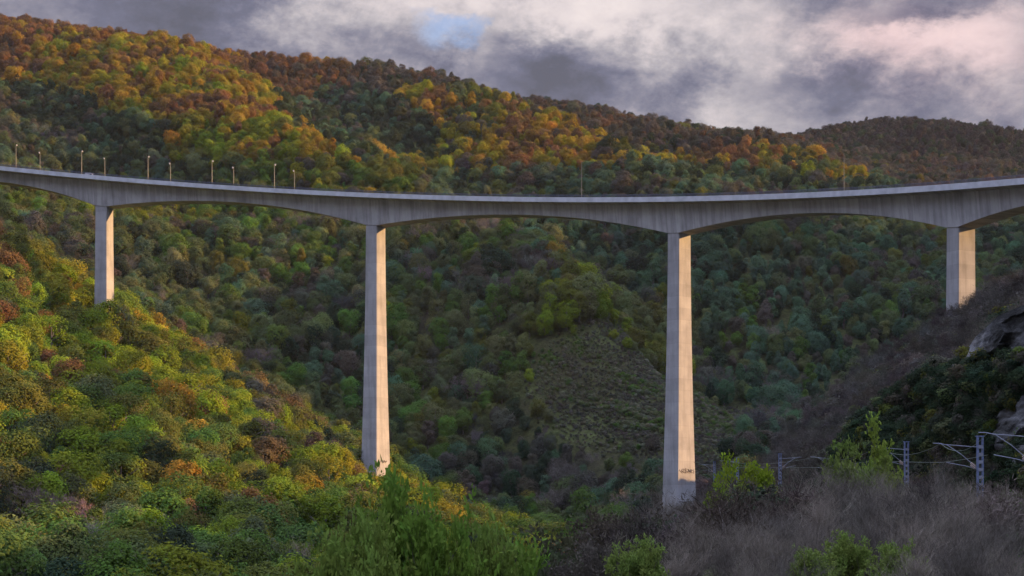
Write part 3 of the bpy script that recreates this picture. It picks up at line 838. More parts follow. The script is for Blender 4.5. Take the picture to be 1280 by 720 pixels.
TINT['greyd'] = (.09,.082,.068); TINT['mauved'] = (.055,.047,.04)
WORD['greyd'] = 'grey brown leafless'; WORD['mauved'] = 'dark brown leafless'
# rough grass and broom on the open flank
px_, py_ = jitter_grid(870, 1190, lambda d: 1.9, umin=620, umax=960, seed=23)
pz_ = ground_z(px_, py_); pu, pv = to_px(px_, py_, pz_)
pin = scrub_patch(pu, pv, py_); pm = fbm((px_*.8-py_*.6)/34, (py_*.8+px_*.6)/6.5, 61, 3)
rowsG = []
for i in np.nonzero(pin)[0]:
    if pm[i] < -.24 or min((px_[i]-a)**2 + (py_[i]-b)**2 for a, b in FEET) < 49: continue
    c = clustered(g, [('greyd',20),('umber',22),('dry',30),('moss',24),('green',10)], .45 + 1.6*pm[i] + (.25 if pv[i] < 450 and pu[i] < 730 else 0))
    q = g.random()
    rowsG.append((px_[i], py_[i], pz_[i] - .15, g.uniform(.9, 2.0)*(1.5 if pm[i] > .12 else 1), g.uniform(.8, 1.3), 'bush' if q < .75 else 'thick', c, g.integers(0, 99)))
print('shrubs', len(rowsS), len(rowsG), round(time.time()-T0, 1))

# ------------------------------------------------------------------------------------------- rock face on the right
def cliff():
    us = np.arange(1080, 1420, 2.0); vs = np.linspace(0, 1, 150)
    # foot and brow of the face: distance and row of each
    bd = np.interp(us, [1080, 1130, 1200, 1280, 1420], [278, 262, 246, 216, 190]); bv = np.interp(us, [1080, 1130, 1170, 1230, 1250, 1280, 1420], [560, 512, 486, 452, 424, 398, 340])
    fd = bd - 13; fv = np.interp(us, [1080, 1130, 1200, 1280, 1420], [625, 622, 618, 622, 620])
    V = np.empty((len(us), len(vs), 3))
    for i in range(len(us)):
        d = fd[i] + (bd[i]-fd[i])*vs**1.3 - 2.5
        z0, z1 = (Y0-fv[i])*fd[i]/F, (Y0-bv[i])*bd[i]/F
        z = z0 + (z1-z0)*vs
        x = (us[i]-640)*d/F
        bump = 6*fbm(d/13, z/7, 71, 5) + 3.5*np.abs(fbm(d/6, z/3.5, 73, 5)) + 1.6*np.round(3*fbm(d/22 + z/30, z/4, 79, 3))
        fade = np.minimum(1, np.minimum(vs*8, (1-vs)*6))
        V[i,:,0] = x - 3.0 - bump*fade*.8; V[i,:,1] = d; V[i,:,2] = z
    idx = np.arange(len(us)*len(vs)).reshape(len(us), len(vs))
    Q = np.stack([idx[:-1,:-1], idx[1:,:-1], idx[1:,1:], idx[:-1,1:]], -1).reshape(-1, 4)
    o = link(bpy.data.objects.new('cliff', np_mesh('cliff', V.reshape(-1,3), Q, M['rock'])))
    tag(o, kind='structure')
    return V, us
CV, CUS = cliff()


# ivy, brambles and small bushes that cling to the face
cm = fbm(CV[:,:,0]/4 + CV[:,:,1]/16, CV[:,:,2]/6, 83, 4)
for i in range(2, len(CUS)-1, 2):
    for k in range(2, CV.shape[1], 3):
        x, y, z = CV[i, k]; u = CUS[i]
        pale = sstep(1225, 1262, u)*sstep(500, 470, Y0-F*z/y)
        if cm[i, k] < float(np.interp(u, [1150, 1205, 1235, 1250], [-.22, -.02, .06, .16])) or g.random() < .3: continue
        rowsS.append((x + g.normal()*.4, y - .2, z - .3, g.uniform(.9, 2.4), g.uniform(1.0, 1.5), 'bush', choose(g, [('dark',60),('umber',16),('moss',14),('olive',10)]), g.integers(0, 99)))

# ---- how much of each shows: a coarse painter's pass from near to far over the picture
SC = .5
W_, H_ = 640, 360
occ = np.zeros((H_, W_), bool)
# the lie of the land hides things too: nearest ground distance per pixel by marching the columns
gd = np.full((H_, W_), 1e9)
for iu in range(W_):
    uu = (iu + .5)/SC
    fi = np.interp(uu, UC, np.arange(len(UC))); i0 = int(fi); a = fi - i0
    zc = ZT[i0]*(1-a) + ZT[min(i0+1, len(UC)-1)]*a
    vv = (Y0 - F*zc/DD)*SC
    top = H_
    for j in range(len(DD)):
        r = int(max(0, math.ceil(vv[j])))
        if r < top:
            gd[r:top, iu] = DD[j]; top = r
def visible(rows):
    order = sorted(range(len(rows)), key=lambda i: rows[i][1])
    vis = np.zeros(len(rows)); own = np.full((H_, W_), -1, np.int32)
    return order, vis, own
ALL = [('T', r) for r in rowsT] + [('S', r) for r in rowsS]
order = sorted(range(len(ALL)), key=lambda i: ALL[i][1][1])
vis = np.zeros(len(ALL))
yy, xx = np.mgrid[0:H_, 0:W_]
for i in order:
    x, y, z, h, w, kind, c, k = ALL[i][1]
    u, v = to_px(x, y, z + h*.55)
    rw = F*h*.45*w/y*SC; rh = F*h*.5/y*SC; u *= SC; v *= SC
    x0, x1, y0, y1 = int(max(0, u-rw)), int(min(W_, u+rw+1)), int(max(0, v-rh)), int(min(H_, v+rh+1))
    if x1 <= x0 or y1 <= y0: continue
    m = (((xx[y0:y1,x0:x1]+.5-u)/max(rw,.6))**2 + ((yy[y0:y1,x0:x1]+.5-v)/max(rh,.6))**2) <= 1
    m &= (gd[y0:y1,x0:x1] > y - 8) & ~occ[y0:y1,x0:x1]
    vis[i] = m.sum(); occ[y0:y1,x0:x1] |= m
nT = len(rowsT)
visT, visS = vis[:nT], vis[nT:]
pickT = set(np.argsort(-visT)[:290].tolist()); pickT |= {i for i in range(nT) if (rowsT[i][6] == 'rose' and i >= nT-4) or (rowsT[i][6] == 'grey' and rowsT[i][7] == 0 and i >= nT-4)}
pickS = set(np.argsort(-visS)[:110].tolist())
print('visible', int((visT > 0).sum()), int((visS > 0).sum()), round(time.time()-T0, 1))

def vary(c, g, amt=.16):
    t = np.array(TINT[c])*np.exp(g.normal(0, amt)); t = t*np.exp(g.normal(0, amt*.4, 3)); return (float(t[0]), float(t[1]), float(t[2]), 1.0)
POOL = dict(round=ROUND, tall=TALL, cone=CONE, loose=LOOSE, bush=BUSH)

# ---- the single trees, each an object with trunk and crown
SINGLES = []
def single(row, name, cat, group):
    x, y, z, h, w, kind, c, k = row
    t = empty(name, (x, y, z), float(g.uniform(0, 6.28)))
    t.scale = (h*w, h*w, h)
    if kind == 'bare': mt, mc = BARE[k % 3][0], BARE[k % 3][1]
    elif kind == 'thick': mt, mc = THICK[k % 3][0], THICK[k % 3][1]
    else:
        P = POOL[kind]; mt, mc = TRUNK[k % 3], P[k % len(P)][0]
    tn, cname = ('stem', 'twigs') if kind == 'thick' else (('stem', 'foliage') if kind == 'bush' else ('trunk', 'crown'))
    o1 = link(bpy.data.objects.new(tn, mt), t); o2 = link(bpy.data.objects.new(cname, mc), t)
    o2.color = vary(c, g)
    if kind == 'bush': o1.scale = (.6, .6, .6)
    tag(t, cat=cat, group=group)
    SINGLES.append(dict(o=t, row=row, name=name, vis=0))
    return t
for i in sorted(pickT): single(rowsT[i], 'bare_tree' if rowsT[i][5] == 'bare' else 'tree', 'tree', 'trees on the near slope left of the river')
for i in sorted(pickS): single(rowsS[i], {'thick': 'bare_shrub', 'bare': 'bare_tree'}.get(rowsS[i][5], 'shrub'), 'tree' if rowsS[i][5] == 'bare' else 'shrub', 'shrubs and bare trees on the slope beside the railway')

# ---- the rest: a far-off wood, one object of instanced points
def woodland(name, label, rows, protos, fallback):
    """protos: list of meshes; rows carry (kind, k) -> index through fallback"""
    me = bpy.data.meshes.new(name)
    n = len(rows)
    me.vertices.add(n); me.vertices.foreach_set('co', np.array([(r[0], r[1], r[2]) for r in rows], np.float32).ravel())
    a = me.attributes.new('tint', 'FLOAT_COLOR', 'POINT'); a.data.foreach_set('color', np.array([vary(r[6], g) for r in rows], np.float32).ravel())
    a = me.attributes.new('size', 'FLOAT_VECTOR', 'POINT'); a.data.foreach_set('vector', np.array([(r[3]*r[4], r[3]*r[4], r[3]) for r in rows], np.float32).ravel())
    a = me.attributes.new('turn', 'FLOAT_VECTOR', 'POINT'); a.data.foreach_set('vector', np.array([(0, 0, g.uniform(0, 6.28)) for r in rows], np.float32).ravel())
    a = me.attributes.new('pick', 'INT', 'POINT'); a.data.foreach_set('value', np.array([fallback(r) for r in rows], np.int32))
    o = link(bpy.data.objects.new(name, me)); tag(o, label, None, None, 'stuff')
    ng = bpy.data.node_groups.new(name + '_plants', 'GeometryNodeTree')
    ng.interface.new_socket('Geometry', in_out='INPUT', socket_type='NodeSocketGeometry'); ng.interface.new_socket('Geometry', in_out='OUTPUT', socket_type='NodeSocketGeometry')
    gi, go = ng.nodes.new('NodeGroupInput'), ng.nodes.new('NodeGroupOutput')
    jn = ng.nodes.new('GeometryNodeJoinGeometry')
    def attr(nm, dt):
        k = ng.nodes.new('GeometryNodeInputNamedAttribute'); k.data_type = dt; k.inputs['Name'].default_value = nm
        return k.outputs[0]
    pk, sc, tu = attr('pick', 'INT'), attr('size', 'FLOAT_VECTOR'), attr('turn', 'FLOAT_VECTOR')
    for k, pm in enumerate(protos):
        po = bpy.data.objects.new(name + '_kind', pm)
        oi = ng.nodes.new('GeometryNodeObjectInfo'); oi.inputs['Object'].default_value = po
        cmp_ = ng.nodes.new('FunctionNodeCompare'); cmp_.data_type = 'INT'; cmp_.operation = 'EQUAL'
        ins = [s for s in cmp_.inputs if s.enabled and s.type == 'INT']
        ng.links.new(pk, ins[0]); ins[1].default_value = k
        ip = ng.nodes.new('GeometryNodeInstanceOnPoints')
        ng.links.new(gi.outputs[0], ip.inputs['Points']); ng.links.new(cmp_.outputs[0], ip.inputs['Selection'])
        ng.links.new(oi.outputs['Geometry'], ip.inputs['Instance'])
        ng.links.new(tu, ip.inputs['Rotation']); ng.links.new(sc, ip.inputs['Scale'])
        ng.links.new(ip.outputs[0], jn.inputs[0])
    ng.links.new(jn.outputs[0], go.inputs[0])
    md = o.modifiers.new('plants', 'NODES'); md.node_group = ng
    return o
TP = [a[1] for a in ROUND+TALL+CONE+LOOSE] + [b[2] for b in BARE]
def t_index(r):
    kind, k = r[5], int(r[7])
    if kind == 'round': return k % 6
    if kind == 'tall': return 6 + k % 4
    if kind == 'cone': return 10 + k % 2
    if kind == 'loose': return 12 + k % 2
    return 14 + k % 3
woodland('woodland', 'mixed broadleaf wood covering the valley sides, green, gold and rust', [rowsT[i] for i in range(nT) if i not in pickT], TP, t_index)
SP = [a[1] for a in BUSH] + [b[2] for b in THICK] + [b[2] for b in BARE]
def s_index(r): return int(r[7]) % 2 if r[5] == 'bush' else (5 + int(r[7]) % 3 if r[5] == 'bare' else 2 + int(r[7]) % 3)
woodland('undergrowth', 'dense leafless thicket and low bushes along the railway slope', [rowsS[i] for i in range(len(rowsS)) if i not in pickS], SP, s_index)
woodland('rough_grass', 'rough tufts of grass and broom on the open flank', rowsG, SP, s_index)

# -------------------------------------------------------------------------------------------- catenary of the railway
def make_mast(h=8.0):
    """battened steel mast: two channels with plates between, cantilever to the left"""
    t = empty('catenary_mast')
    mb = MB()
    for sx in (-.2, .2):
        mb.box((sx, 0, h/2-.5), (.11, .3, h+1))
    mb.box((0,0,h-.02),(.62,.4,.08))
    mb.build('post', M['mast'], t)
    mb = MB()
    for k in range(int(h/.62)):
        mb.box((0, -.16, .3 + k*.62), (.40, .025, .26)); mb.box((0, .16, .3 + k*.62), (.40, .025, .26))
    mb.build('batten', M['mast_pale'], t)
    arm = MB()
    arm.tube([(-.25,0,h-2.6),(-1.6,0,h-1.5),(-2.8,0,h-.75),(-3.5,0,h-.62),(-4.0,0,h-.62)], .034, 6)
    arm.tube([(-.25,0,h-.9),(-2.9,0,h-.72)], .03, 5)
    arm.tube([(-.25,0,h-2.7),(-1.2,0,h-2.45),(-2.9,0,h-2.15)], .032, 6)
    a = arm.build('cantilever', M['mast_pale'], t)
    ins = MB()
    for (x, z) in ((-.45, h-2.45), (-.45, h-2.62)):
        for k in range(4): ins.tube([(x-k*.09, 0, z+k*.07), (x-k*.09-.04, 0, z+k*.07+.03)], .11, 8)
    ins.build('insulator', M['ceramic'], a)
    return t
# (row of the top, column, distance, mirrored)
mast_spec = [(1225, 150, 545, 0, 'nearest catenary mast by the rock face, blue lattice steel with arm to the left'),
             (1133, 210, 552, 0, 'catenary mast between the leafy sapling and the nearest mast, below the rock face'),
             (1046, 270, 566, 0, 'catenary mast half hidden behind the leafy sapling, curved arm showing'),
             (975, 330, 567, 1, 'slim catenary mast beside the yellow green shrub, pale battens'),
             (922, 400, 572, 0, 'small distant catenary mast behind the yellow green shrub'),
             (893, 470, 577, 0, 'most distant catenary mast, thin and blue, just right of third pier'),
             (1292, 128, 530, 0, 'catenary mast at the right edge, only its arm in view')]
masts = []
m0 = None
for (u, d, vt, mir, lab) in mast_spec:
    o = make_mast() if m0 is None else copy_tree(m0)
    if m0 is None: m0 = o
    x = (u-640)*d/F; zt = (Y0-vt)*d/F
    gz_ = float(ground_z(x, d)); h = max(6.5, min(10.5, zt - gz_))
    o.location = (x, d, zt - 8.0)
    if zt - 8.0 > gz_: o.location.z = zt - 8.0
    o.scale = (-1 if mir else 1, 1, 1)
    o.rotation_euler = (0, 0, R(8))
    tag(o, lab, 'mast', 'catenary masts along the railway'); masts.append((x, d, zt, mir))
# contact and catenary wires hung from the arms
line = sorted([(d, x-3.2*(1 if not m else -1), z) for (x, d, z, m) in masts if not m])
for nm, dz, sag, lab in (('messenger_wire', -.62, .9, 'thin upper messenger wire hung along the catenary masts'), ('contact_wire', -2.15, .05, 'thin green contact wire hung below the mast arms')):
    pts = []
    for (d0, x0, z0), (d1, x1, z1) in zip(line[:-1], line[1:]):
        for k in range(10):
            t_ = k/10; pts.append((x0+(x1-x0)*t_, d0+(d1-d0)*t_, z0+(z1-z0)*t_ + dz - sag*4*t_*(1-t_)))
    pts.append((line[-1][1], line[-1][0], line[-1][2]+dz))
    mb = MB(); mb.tube(pts, .018, 5); o = mb.build(nm, M['wire']); tag(o, lab, 'wire')
# ballast and rails on the shelf
ys = np.arange(66, 520, 4.0)
tz = np.array([np.interp(y, *zip(*TKZ)) for y in ys])
mbB, rails = MB(), (MB(), MB())
for off in (-5.2,):
    cx = track_x(ys) - 3.2
    for i in range(len(ys)-1):
        z0, z1 = float(ground_z(cx[i], ys[i])) + .35, float(ground_z(cx[i+1], ys[i+1])) + .35
        mbB.add([(cx[i]-2.2, ys[i], z0-.45), (cx[i]-1.4, ys[i], z0), (cx[i]+1.4, ys[i], z0), (cx[i]+2.2, ys[i], z0-.45),
                 (cx[i+1]-2.2, ys[i+1], z1-.45), (cx[i+1]-1.4, ys[i+1], z1), (cx[i+1]+1.4, ys[i+1], z1), (cx[i+1]+2.2, ys[i+1], z1-.45)],
                [(0,1,5,4),(1,2,6,5),(2,3,7,6)])
M['ballast'] = plain('ballast', (.16,.15,.14), .95, 0, 9.0, .5)
tag(mbB.build('track_bed', M['ballast']), kind='structure')

# ---------------------------------------------------------------------------------------- shrubs near the camera
def shrub_thing(name, A, T, leaves, loc, scale, tint, leaf_tint, label, cat='shrub', group=None, rz=0.0, part='twigs'):
    t = empty(name, loc, rz); t.scale = scale if hasattr(scale, '__len__') else (scale,)*3
    link(bpy.data.objects.new('stem', A), t)
    if T is not None:
        o = link(bpy.data.objects.new(part, T), t); o.color = (*tint, 1)
    if leaves is not None:
        o = link(bpy.data.objects.new('foliage', leaves), t); o.color = (*leaf_tint, 1)
    tag(t, label, cat, group); return t
# broad leafless mound of bushes at the lower right
MOUND = []
for i in range(3):
    A, T, tips = branches(140+i, 15, 4, .40, .011, .6, kids=(4, 5), shrink=.64, up=.35, curve=.22)
    zs = sorted(v[2] for v in T.v); top = zs[int(len(zs)*.985)]
    for mb_ in (A, T): mb_.v = [(a/top, b/top, c/top) for a, b, c in mb_.v]
    MOUND.append((A.mesh('mound_stem', M['bark']), T.mesh('mound_twigs', M['twig'])))
mound = [(905,62,632),(950,68,612),(1000,72,600),(1045,70,594),(1090,72,590),(1140,74,590),(1185,70,596),(1222,64,612),(1255,58,640),
         (870,56,648),(925,50,655),(980,52,630),(1035,54,618),(1090,54,612),(1145,54,614),(1195,52,630),(1240,48,664),
         (850,44,684),(905,42,686),(960,43,664),(1020,44,650),(1080,44,646),(1140,44,648),(1200,42,664),(1255,40,690),
         (940,34,700),(1000,34,690),(1150,34,690),(1210,34,692),(1265,36,704),
         (820,96,620),(860,92,622),]
for i, (u, d, vt) in enumerate(mound):
    x = (u-640)*d/F; gz_ = float(ground_z(x, d)); h = max(1.0, (Y0-vt)*d/F - gz_ + .1)
    A, T = MOUND[i % 3]
    k = h
    tint = [(.14,.122,.10),(.105,.094,.08),(.18,.155,.125),(.085,.076,.064),(.15,.13,.105)][i % 5]
    shrub_thing('bare_shrub', A, T, None, (x, d, gz_), (k*1.1, k*1.1, k), tint, None, '', 'shrub', 'leafless shrubs in the foreground', rz=i*1.7)
SHM = [o for o in COL.objects if o.get('group') == 'leafless shrubs in the foreground']
# leafy sapling against the dark rock, yellow green shrub beside the pier
def leafy(seed, stems, l0, spread, per, size, sp, up=.45, kids=(3, 4), levels=3, long=1.5):
    A, T, tips = branches(seed, stems, levels, l0, .011, spread, kids=kids, shrink=.6, up=up)
    zs = sorted(v[2] for v in T.v); top = zs[int(len(zs)*.99)]
    for mb_ in (A, T): mb_.v = [(a/top, b/top, c/top) for a, b, c in mb_.v]
    tips = [(p/top, d) for p, d in tips]
    return A.mesh('leafy_stem', M['bark']), T.mesh('leafy_twigs', M['twig']), leafed('leafy_foliage', M['leaf'], tips, seed, per, size, sp, long)
def put(u, d, vt, parts, wide, tint, ltint, name, label, rz=0.0, group=None):
    x = (u-640)*d/F; gz_ = float(ground_z(x, d)); h = max(1.0, (Y0-vt)*d/F - gz_)
    return shrub_thing(name, *parts, (x, d, gz_), (h*wide, h*wide, h), tint, ltint, label, 'shrub', group, rz)
SAP = leafy(31, 5, .46, .45, 16, .026, .022, up=.7)
SAP2 = leafy(37, 7, .42, .5, 16, .03, .024, up=.5)
put(1098, 100, 530, SAP, .62, (.08,.07,.05), (.15,.20,.035), 'shrub', 'tall loose sapling with light green leaves in front of the dark rock')
put(1062, 98, 560, SAP2, .7, (.08,.07,.05), (.11,.15,.035), 'shrub', 'lower leafy sapling against the left side of the tall loose sapling')
YG = leafy(43, 8, .40, .65, 22, .036, .03, up=.35, long=1.2)
put(938, 84, 584, YG, .62, (.06,.05,.03), (.15,.20,.018), 'shrub', 'bright yellow green shrub right of the third pier, taller of two')
put(905, 80, 618, YG, .8, (.06,.05,.03), (.11,.15,.018), 'shrub', 'lower yellow green shrub at the left foot of the bright taller one', 2.0)
# dark low bushes left of the mound
DK = leafy(47, 9, .42, .6, 20, .03, .03, up=.3, long=1.2)
for k, (u, d, vt, tn, lab) in enumerate([(730,92,662,(.05,.052,.028),'dark olive bush at the left end of the dark bushes below the third pier'), (778,84,648,(.06,.05,.036),'brown bush between dark olive bushes left of the third pier foot'),
        (822,76,652,(.042,.05,.026),'dark green bush directly below the third pier foot, at the mound'), (752,62,684,(.07,.062,.05),'grey brown bush low in front of the dark olive bushes'),
        (795,56,692,(.048,.055,.026),'dark green bush low in front, left of the small broom bush'), (838,52,690,(.06,.056,.042),'dull brown bush low in front, right of the small broom bush'), (715,72,694,(.045,.055,.028),'lowest dark green bush beside the feathery green clump')]):
    put(u, d, vt, DK, .9, (.06,.05,.045), tn, 'shrub', lab, k*1.9, 'dark bushes below the third pier')
# fresh green bushes at the bottom edge
FEA = leafy(61, 13, .5, .38, 10, .023, .018, up=.7, kids=(4, 5), long=1.9)
FEB = leafy(67, 11, .5, .45, 10, .025, .02, up=.6, kids=(4, 5), long=1.8)
fresh = [(500,62,622,FEA,.46,'tallest feathery green bush at the bottom edge below the second pier'),
         (458,58,664,FEB,.5,'feathery green bush left of the tallest one below the second pier'),
         (548,60,655,FEB,.5,'feathery green bush right of the tallest one below the second pier'),
         (596,64,676,FEA,.55,'feathery green bush second from the right end of the green clump'),
         (640,68,694,FEB,.6,'feathery green bush at the right end of the green clump'),
         (425,56,694,FEA,.6,'feathery green bush at the left end of the green clump')]
for k, (u, d, vt, ps, wd, lab) in enumerate(fresh):
    put(u, d, vt, ps, wd, (.04,.045,.02), (.10,.165,.026) if k % 2 == 0 else (.12,.17,.034), 'shrub', lab, k*1.3, 'feathery green bushes at the bottom')
for k, (u, d, vt, lab) in enumerate([(1060,36,674,'green bush with pale tips in front of the leafless mound, bottom right'), (1120,35,684,'low green bush right of the pale tipped one at the bottom edge'),
                                     (800,40,682,'small green broom bush at the bottom edge, right of the centre'), (1008,34,692,'low green bush left of the pale tipped one at the bottom edge'),
                                     (1262,70,672,'grass green bush at the right edge beneath the last mast')]):
    put(u, d, vt, FEB if k % 2 else FEA, .85, (.07,.06,.04), (.14,.19,.045), 'shrub', lab, k*2.1)

# ------------------------------------------------------------------------------------------------- labels that single out
def zone(row, px, py):
    x, y = row[0], row[1]
    if row[5] in ('thick', 'bush') or (y < 790 and px > 860):
        if y < 330 and px > 1080: return 'below the rock face'
        if y < 330: return 'near the third pier foot'
        if px > 1150: return 'by the fourth pier foot'
        if px > 960: return 'on slope left of fourth pier'
        return 'beyond the third pier foot'
    if px < 135: where = 'left of first pier'
    elif px < 300: where = 'below first pier'
    elif px < 455: where = 'left of second pier'
    elif px < 600: where = 'right of second pier'
    elif px < 840: where = 'left of third pier'
    else: where = 'right of third pier'
    band = 'high on slope' if py < 470 else ('midway down slope' if py < 600 else 'low on slope')
    if px > 700: band = 'in the ravine' if py > 300 else 'on far hillside'
    return band + ' ' + where
SHAPE = dict(round='round', tall='tall narrow', cone='pointed', loose='open', bare='branching', thick='twiggy', bush='low')
cls = {}
for q in SINGLES:
    r = q['row']; px, py = to_px(r[0], r[1], r[2] + r[3]*.6)
    q['px'], q['py'] = px, py
    noun = 'shrub' if r[5] in ('thick', 'bush') else 'tree'
    key = '%s %s %s %s' % (WORD[r[6]], SHAPE[r[5]], noun, zone(r, px, py))
    cls.setdefault(key, []).append(q)
def ordinal(n):
    if n < len(ORD): return ORD[n]
    n += 1
    return '%d%s' % (n, 'th' if 10 <= n % 100 <= 20 else {1:'st',2:'nd',3:'rd'}.get(n % 10, 'th'))
for key, qs in cls.items():
    qs.sort(key=lambda q: q['px'])
    for i, q in enumerate(qs):
        lab = key if len(qs) == 1 else ('leftmost' if i == 0 else 'rightmost' if i == len(qs)-1 else ordinal(i) + ' from left') + ': ' + key
        q['o']['label'] = lab
SHM.sort(key=lambda o: 640 + F*o.location.x/o.location.y)
for i, o in enumerate(SHM):
    near = 'front' if o.location.y < 45 else 'middle' if o.location.y < 60 else 'back'
    o['row_'] = near
for near in ('front', 'middle', 'back'):
    rr = [o for o in SHM if o['row_'] == near]
    for i, o in enumerate(rr):
        o['label'] = ('leftmost of the' if i == 0 else 'rightmost of the' if i == len(rr)-1 else ordinal(i) + ' from left of the') + ' leafless grey brown shrubs along the %s of the foreground mound' % near
for o in SHM: del o['row_']

HAZE = .00001
# ------------------------------------------------------------------------------------------------------ sun and sky
SUN_AZ, SUN_EL = 0.0, 15.5        # degrees from +X (right) towards +Y (away), height
sd = Vector((math.cos(R(SUN_AZ))*math.cos(R(SUN_EL)), math.sin(R(SUN_AZ))*math.cos(R(SUN_EL)), math.sin(R(SUN_EL))))
ld = bpy.data.lights.new('sun', 'SUN'); ld.energy = 5.0; ld.angle = R(.6); ld.color = (1.0, .565, .225)
lo = link(bpy.data.objects.new('sun', ld)); lo.rotation_euler = sd.to_track_quat('Z', 'Y').to_euler(); lo.location = (300, 100, 400)
w = bpy.data.worlds.new('World'); S.world = w; w.use_nodes = True
nt = w.node_tree; nt.nodes.clear()
out = nt.nodes.new('ShaderNodeOutputWorld'); bg = nt.nodes.new('ShaderNodeBackground')
sky = nt.nodes.new('ShaderNodeTexSky'); sky.sky_type = 'NISHITA'; sky.sun_disc = False
sky.sun_elevation = R(SUN_EL); sky.sun_rotation = R(90 - SUN_AZ)
tc = nt.nodes.new('ShaderNodeTexCoord')
# clouds laid out on the sky by compass direction (x) and height (z)
def cloud_noise(scale, stretch, detail, rough, dist, off):
    mp = nt.nodes.new('ShaderNodeMapping'); mp.inputs['Scale'].default_value = (scale, scale*.6, scale*stretch); mp.inputs['Location'].default_value = off
    mp.inputs['Rotation'].default_value = (0, R(-16), 0)
    L(nt, tc.outputs['Generated'], mp.inputs[0])
    n = N(nt, 'ShaderNodeTexNoise', Detail=detail, Roughness=rough, Distortion=dist, Scale=1.0); L(nt, mp.outputs[0], n.inputs['Vector'])
    return n
nA = cloud_noise(8.5, 1.8, 9.0, .56, .2, (3.1, 0, 1.7))
nB = cloud_noise(25, 1.6, 10.0, .66, .1, (0, 5.0, 2.2))
warp = nt.nodes.new('ShaderNodeVectorMath'); warp.operation = 'MULTIPLY_ADD'
L(nt, nB.outputs['Color'], warp.inputs[0]); warp.inputs[1].default_value = (.07, 0, .05); L(nt, tc.outputs['Generated'], warp.inputs[2])
def blob(u, v, ru, rv, amp):
    """a soft cloud mass at the direction that the given place of the sky has"""
    c = Vector(((u-640)/F, 1, (Y0-v)/F)).normalized()
    s = nt.nodes.new('ShaderNodeVectorMath'); s.operation = 'SUBTRACT'; L(nt, warp.outputs[0], s.inputs[0]); s.inputs[1].default_value = (c.x + .035, c.y, c.z + .025)
    k = nt.nodes.new('ShaderNodeVectorMath'); k.operation = 'MULTIPLY'; L(nt, s.outputs[0], k.inputs[0]); k.inputs[1].default_value = (F/ru, 1.5, F/rv)
    l = nt.nodes.new('ShaderNodeVectorMath'); l.operation = 'DOT_PRODUCT'; L(nt, k.outputs[0], l.inputs[0]); L(nt, k.outputs[0], l.inputs[1])
    e = math_n(nt, 'POWER', 2.718, math_n(nt, 'MULTIPLY', l.outputs['Value'], -1.0))
    return math_n(nt, 'MULTIPLY', e, amp)
def total(items):
    t = items[0]
    for i in items[1:]: t = math_n(nt, 'ADD', t, i)
    return t
bright = total([blob(470,15,120,38,.34), blob(700,15,130,50,.40), blob(1075,45,95,40,.42), blob(1230,55,90,50,.34), blob(960,60,110,50,.12), blob(590,75,40,40,.18), blob(915,100,50,70,.16),
                blob(830,10,130,40,.25), blob(1190,110,160,40,.06), blob(380,60,90,40,.10), blob(950,150,120,30,.12),
                blob(230,20,170,50,-.20), blob(680,95,130,55,-.20), blob(1000,110,140,45,-.18), blob(1150,18,70,16,-.28), blob(1250,150,90,40,-.05), blob(340,10,80,25,-.05)])
val = math_n(nt, 'ADD', math_n(nt, 'MULTIPLY_ADD', nA.outputs[0], .75, -.06), math_n(nt, 'MULTIPLY', math_n(nt, 'SUBTRACT', nB.outputs[0], .5), .85))
val = math_n(nt, 'ADD', val, bright)
cl = ramp(nt, val, [(.08, (.115,.122,.165)), (.24, (.17,.178,.255)), (.36, (.28,.275,.345)), (.52, (.50,.47,.505)), (.7, (.78,.70,.705)), (.95, (.96,.85,.83))])
pink = math_n(nt, 'ADD', blob(1090,45,90,45,.8), blob(1240,60,100,60,.7), clamp=True)
cl = mixc(nt, pink, cl, mixc(nt, 1.0, cl, (1.12,.93,.93), 'MULTIPLY'))
gap = math_n(nt, 'ADD', blob(556,40,40,22,.95), blob(582,26,30,10,.5), blob(530,52,24,9,.4), clamp=True)
gapm = math_n(nt, 'SUBTRACT', gap, math_n(nt, "MULTIPLY", nB.outputs[0], .42), clamp=True)
skc = mixc(nt, 1.0, sky.outputs[0], (.78, .90, 1.18), 'MULTIPLY')
SKY_STR = .10
sepz = nt.nodes.new('ShaderNodeSeparateXYZ'); L(nt, tc.outputs['Generated'], sepz.inputs[0])
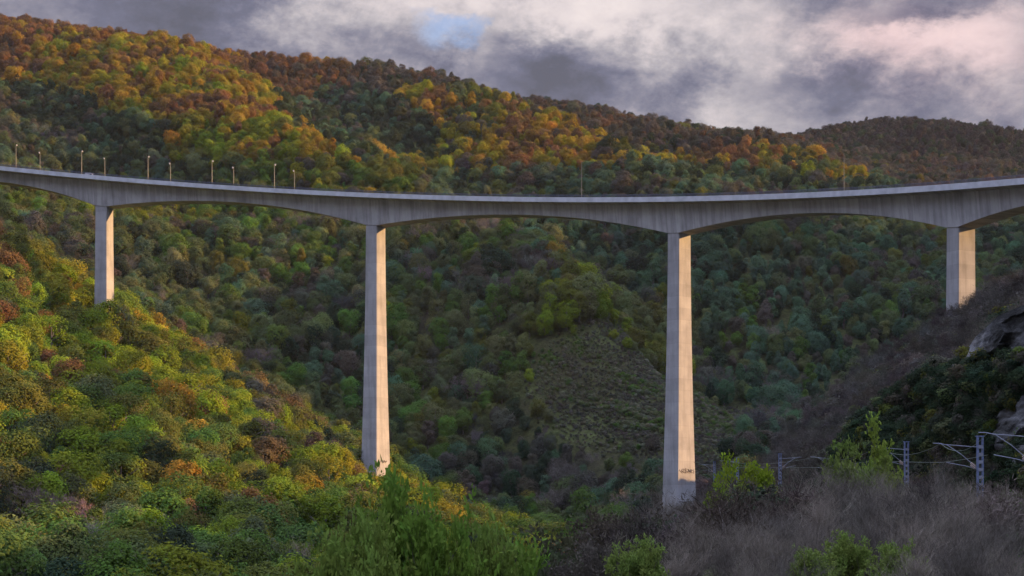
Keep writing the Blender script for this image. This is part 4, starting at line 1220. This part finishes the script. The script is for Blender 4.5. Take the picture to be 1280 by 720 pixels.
# cloud out of view overhead is brightened, an added fill for the shade
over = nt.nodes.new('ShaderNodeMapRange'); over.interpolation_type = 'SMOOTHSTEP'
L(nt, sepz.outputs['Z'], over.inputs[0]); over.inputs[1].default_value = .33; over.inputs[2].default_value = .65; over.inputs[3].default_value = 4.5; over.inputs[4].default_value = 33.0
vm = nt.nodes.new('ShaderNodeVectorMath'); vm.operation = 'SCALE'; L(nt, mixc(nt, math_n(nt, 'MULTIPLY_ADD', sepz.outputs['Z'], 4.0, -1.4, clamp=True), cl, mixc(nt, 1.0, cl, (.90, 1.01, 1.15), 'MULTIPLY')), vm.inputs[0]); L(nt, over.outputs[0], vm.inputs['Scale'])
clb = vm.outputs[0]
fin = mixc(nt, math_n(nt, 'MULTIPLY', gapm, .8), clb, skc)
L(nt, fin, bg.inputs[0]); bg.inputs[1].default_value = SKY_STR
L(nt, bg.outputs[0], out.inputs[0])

# thin evening air over the valley
m, nth, outh = mat_new('haze')
pv = nth.nodes.new('ShaderNodeVolumePrincipled'); pv.inputs['Color'].default_value = (.80, .88, 1.0, 1); pv.inputs['Density'].default_value = HAZE; pv.inputs['Anisotropy'].default_value = 0.0
L(nth, pv.outputs[0], outh.inputs['Volume'])
zl, zh = float(V[:, 2].min()) - 1, float(max(V[:, 2].max(), 320)) + 45
mb = MB(); mb.box((1800, 1700, (zl+zh)/2), (31000, 6200, zh-zl))
hz = mb.build('haze', m); tag(hz, 'thin blue evening haze filling the valley', kind='stuff')

# ---------------------------------------------------------------------------------------------------------- camera
cd = bpy.data.cameras.new('camera'); cam = link(bpy.data.objects.new('camera', cd))
cd.sensor_width = 36; cd.lens = 36*F/1280; cd.shift_y = (Y0-360)/1280; cd.clip_start = .5; cd.clip_end = 12000
cam.location = (0, 0, 0); cam.rotation_euler = (R(90), 0, 0)
S.camera = cam
S.view_settings.view_transform = 'Standard'; S.view_settings.look = 'None'; S.view_settings.exposure = 1.1; S.view_settings.gamma = 1.0
S.cycles.max_bounces = 5; S.cycles.diffuse_bounces = 3; S.cycles.glossy_bounces = 1; S.cycles.transmission_bounces = 2; S.cycles.use_denoising = True; S.cycles.volume_bounces = 0
print('done', round(time.time()-T0, 1), len(COL.objects))
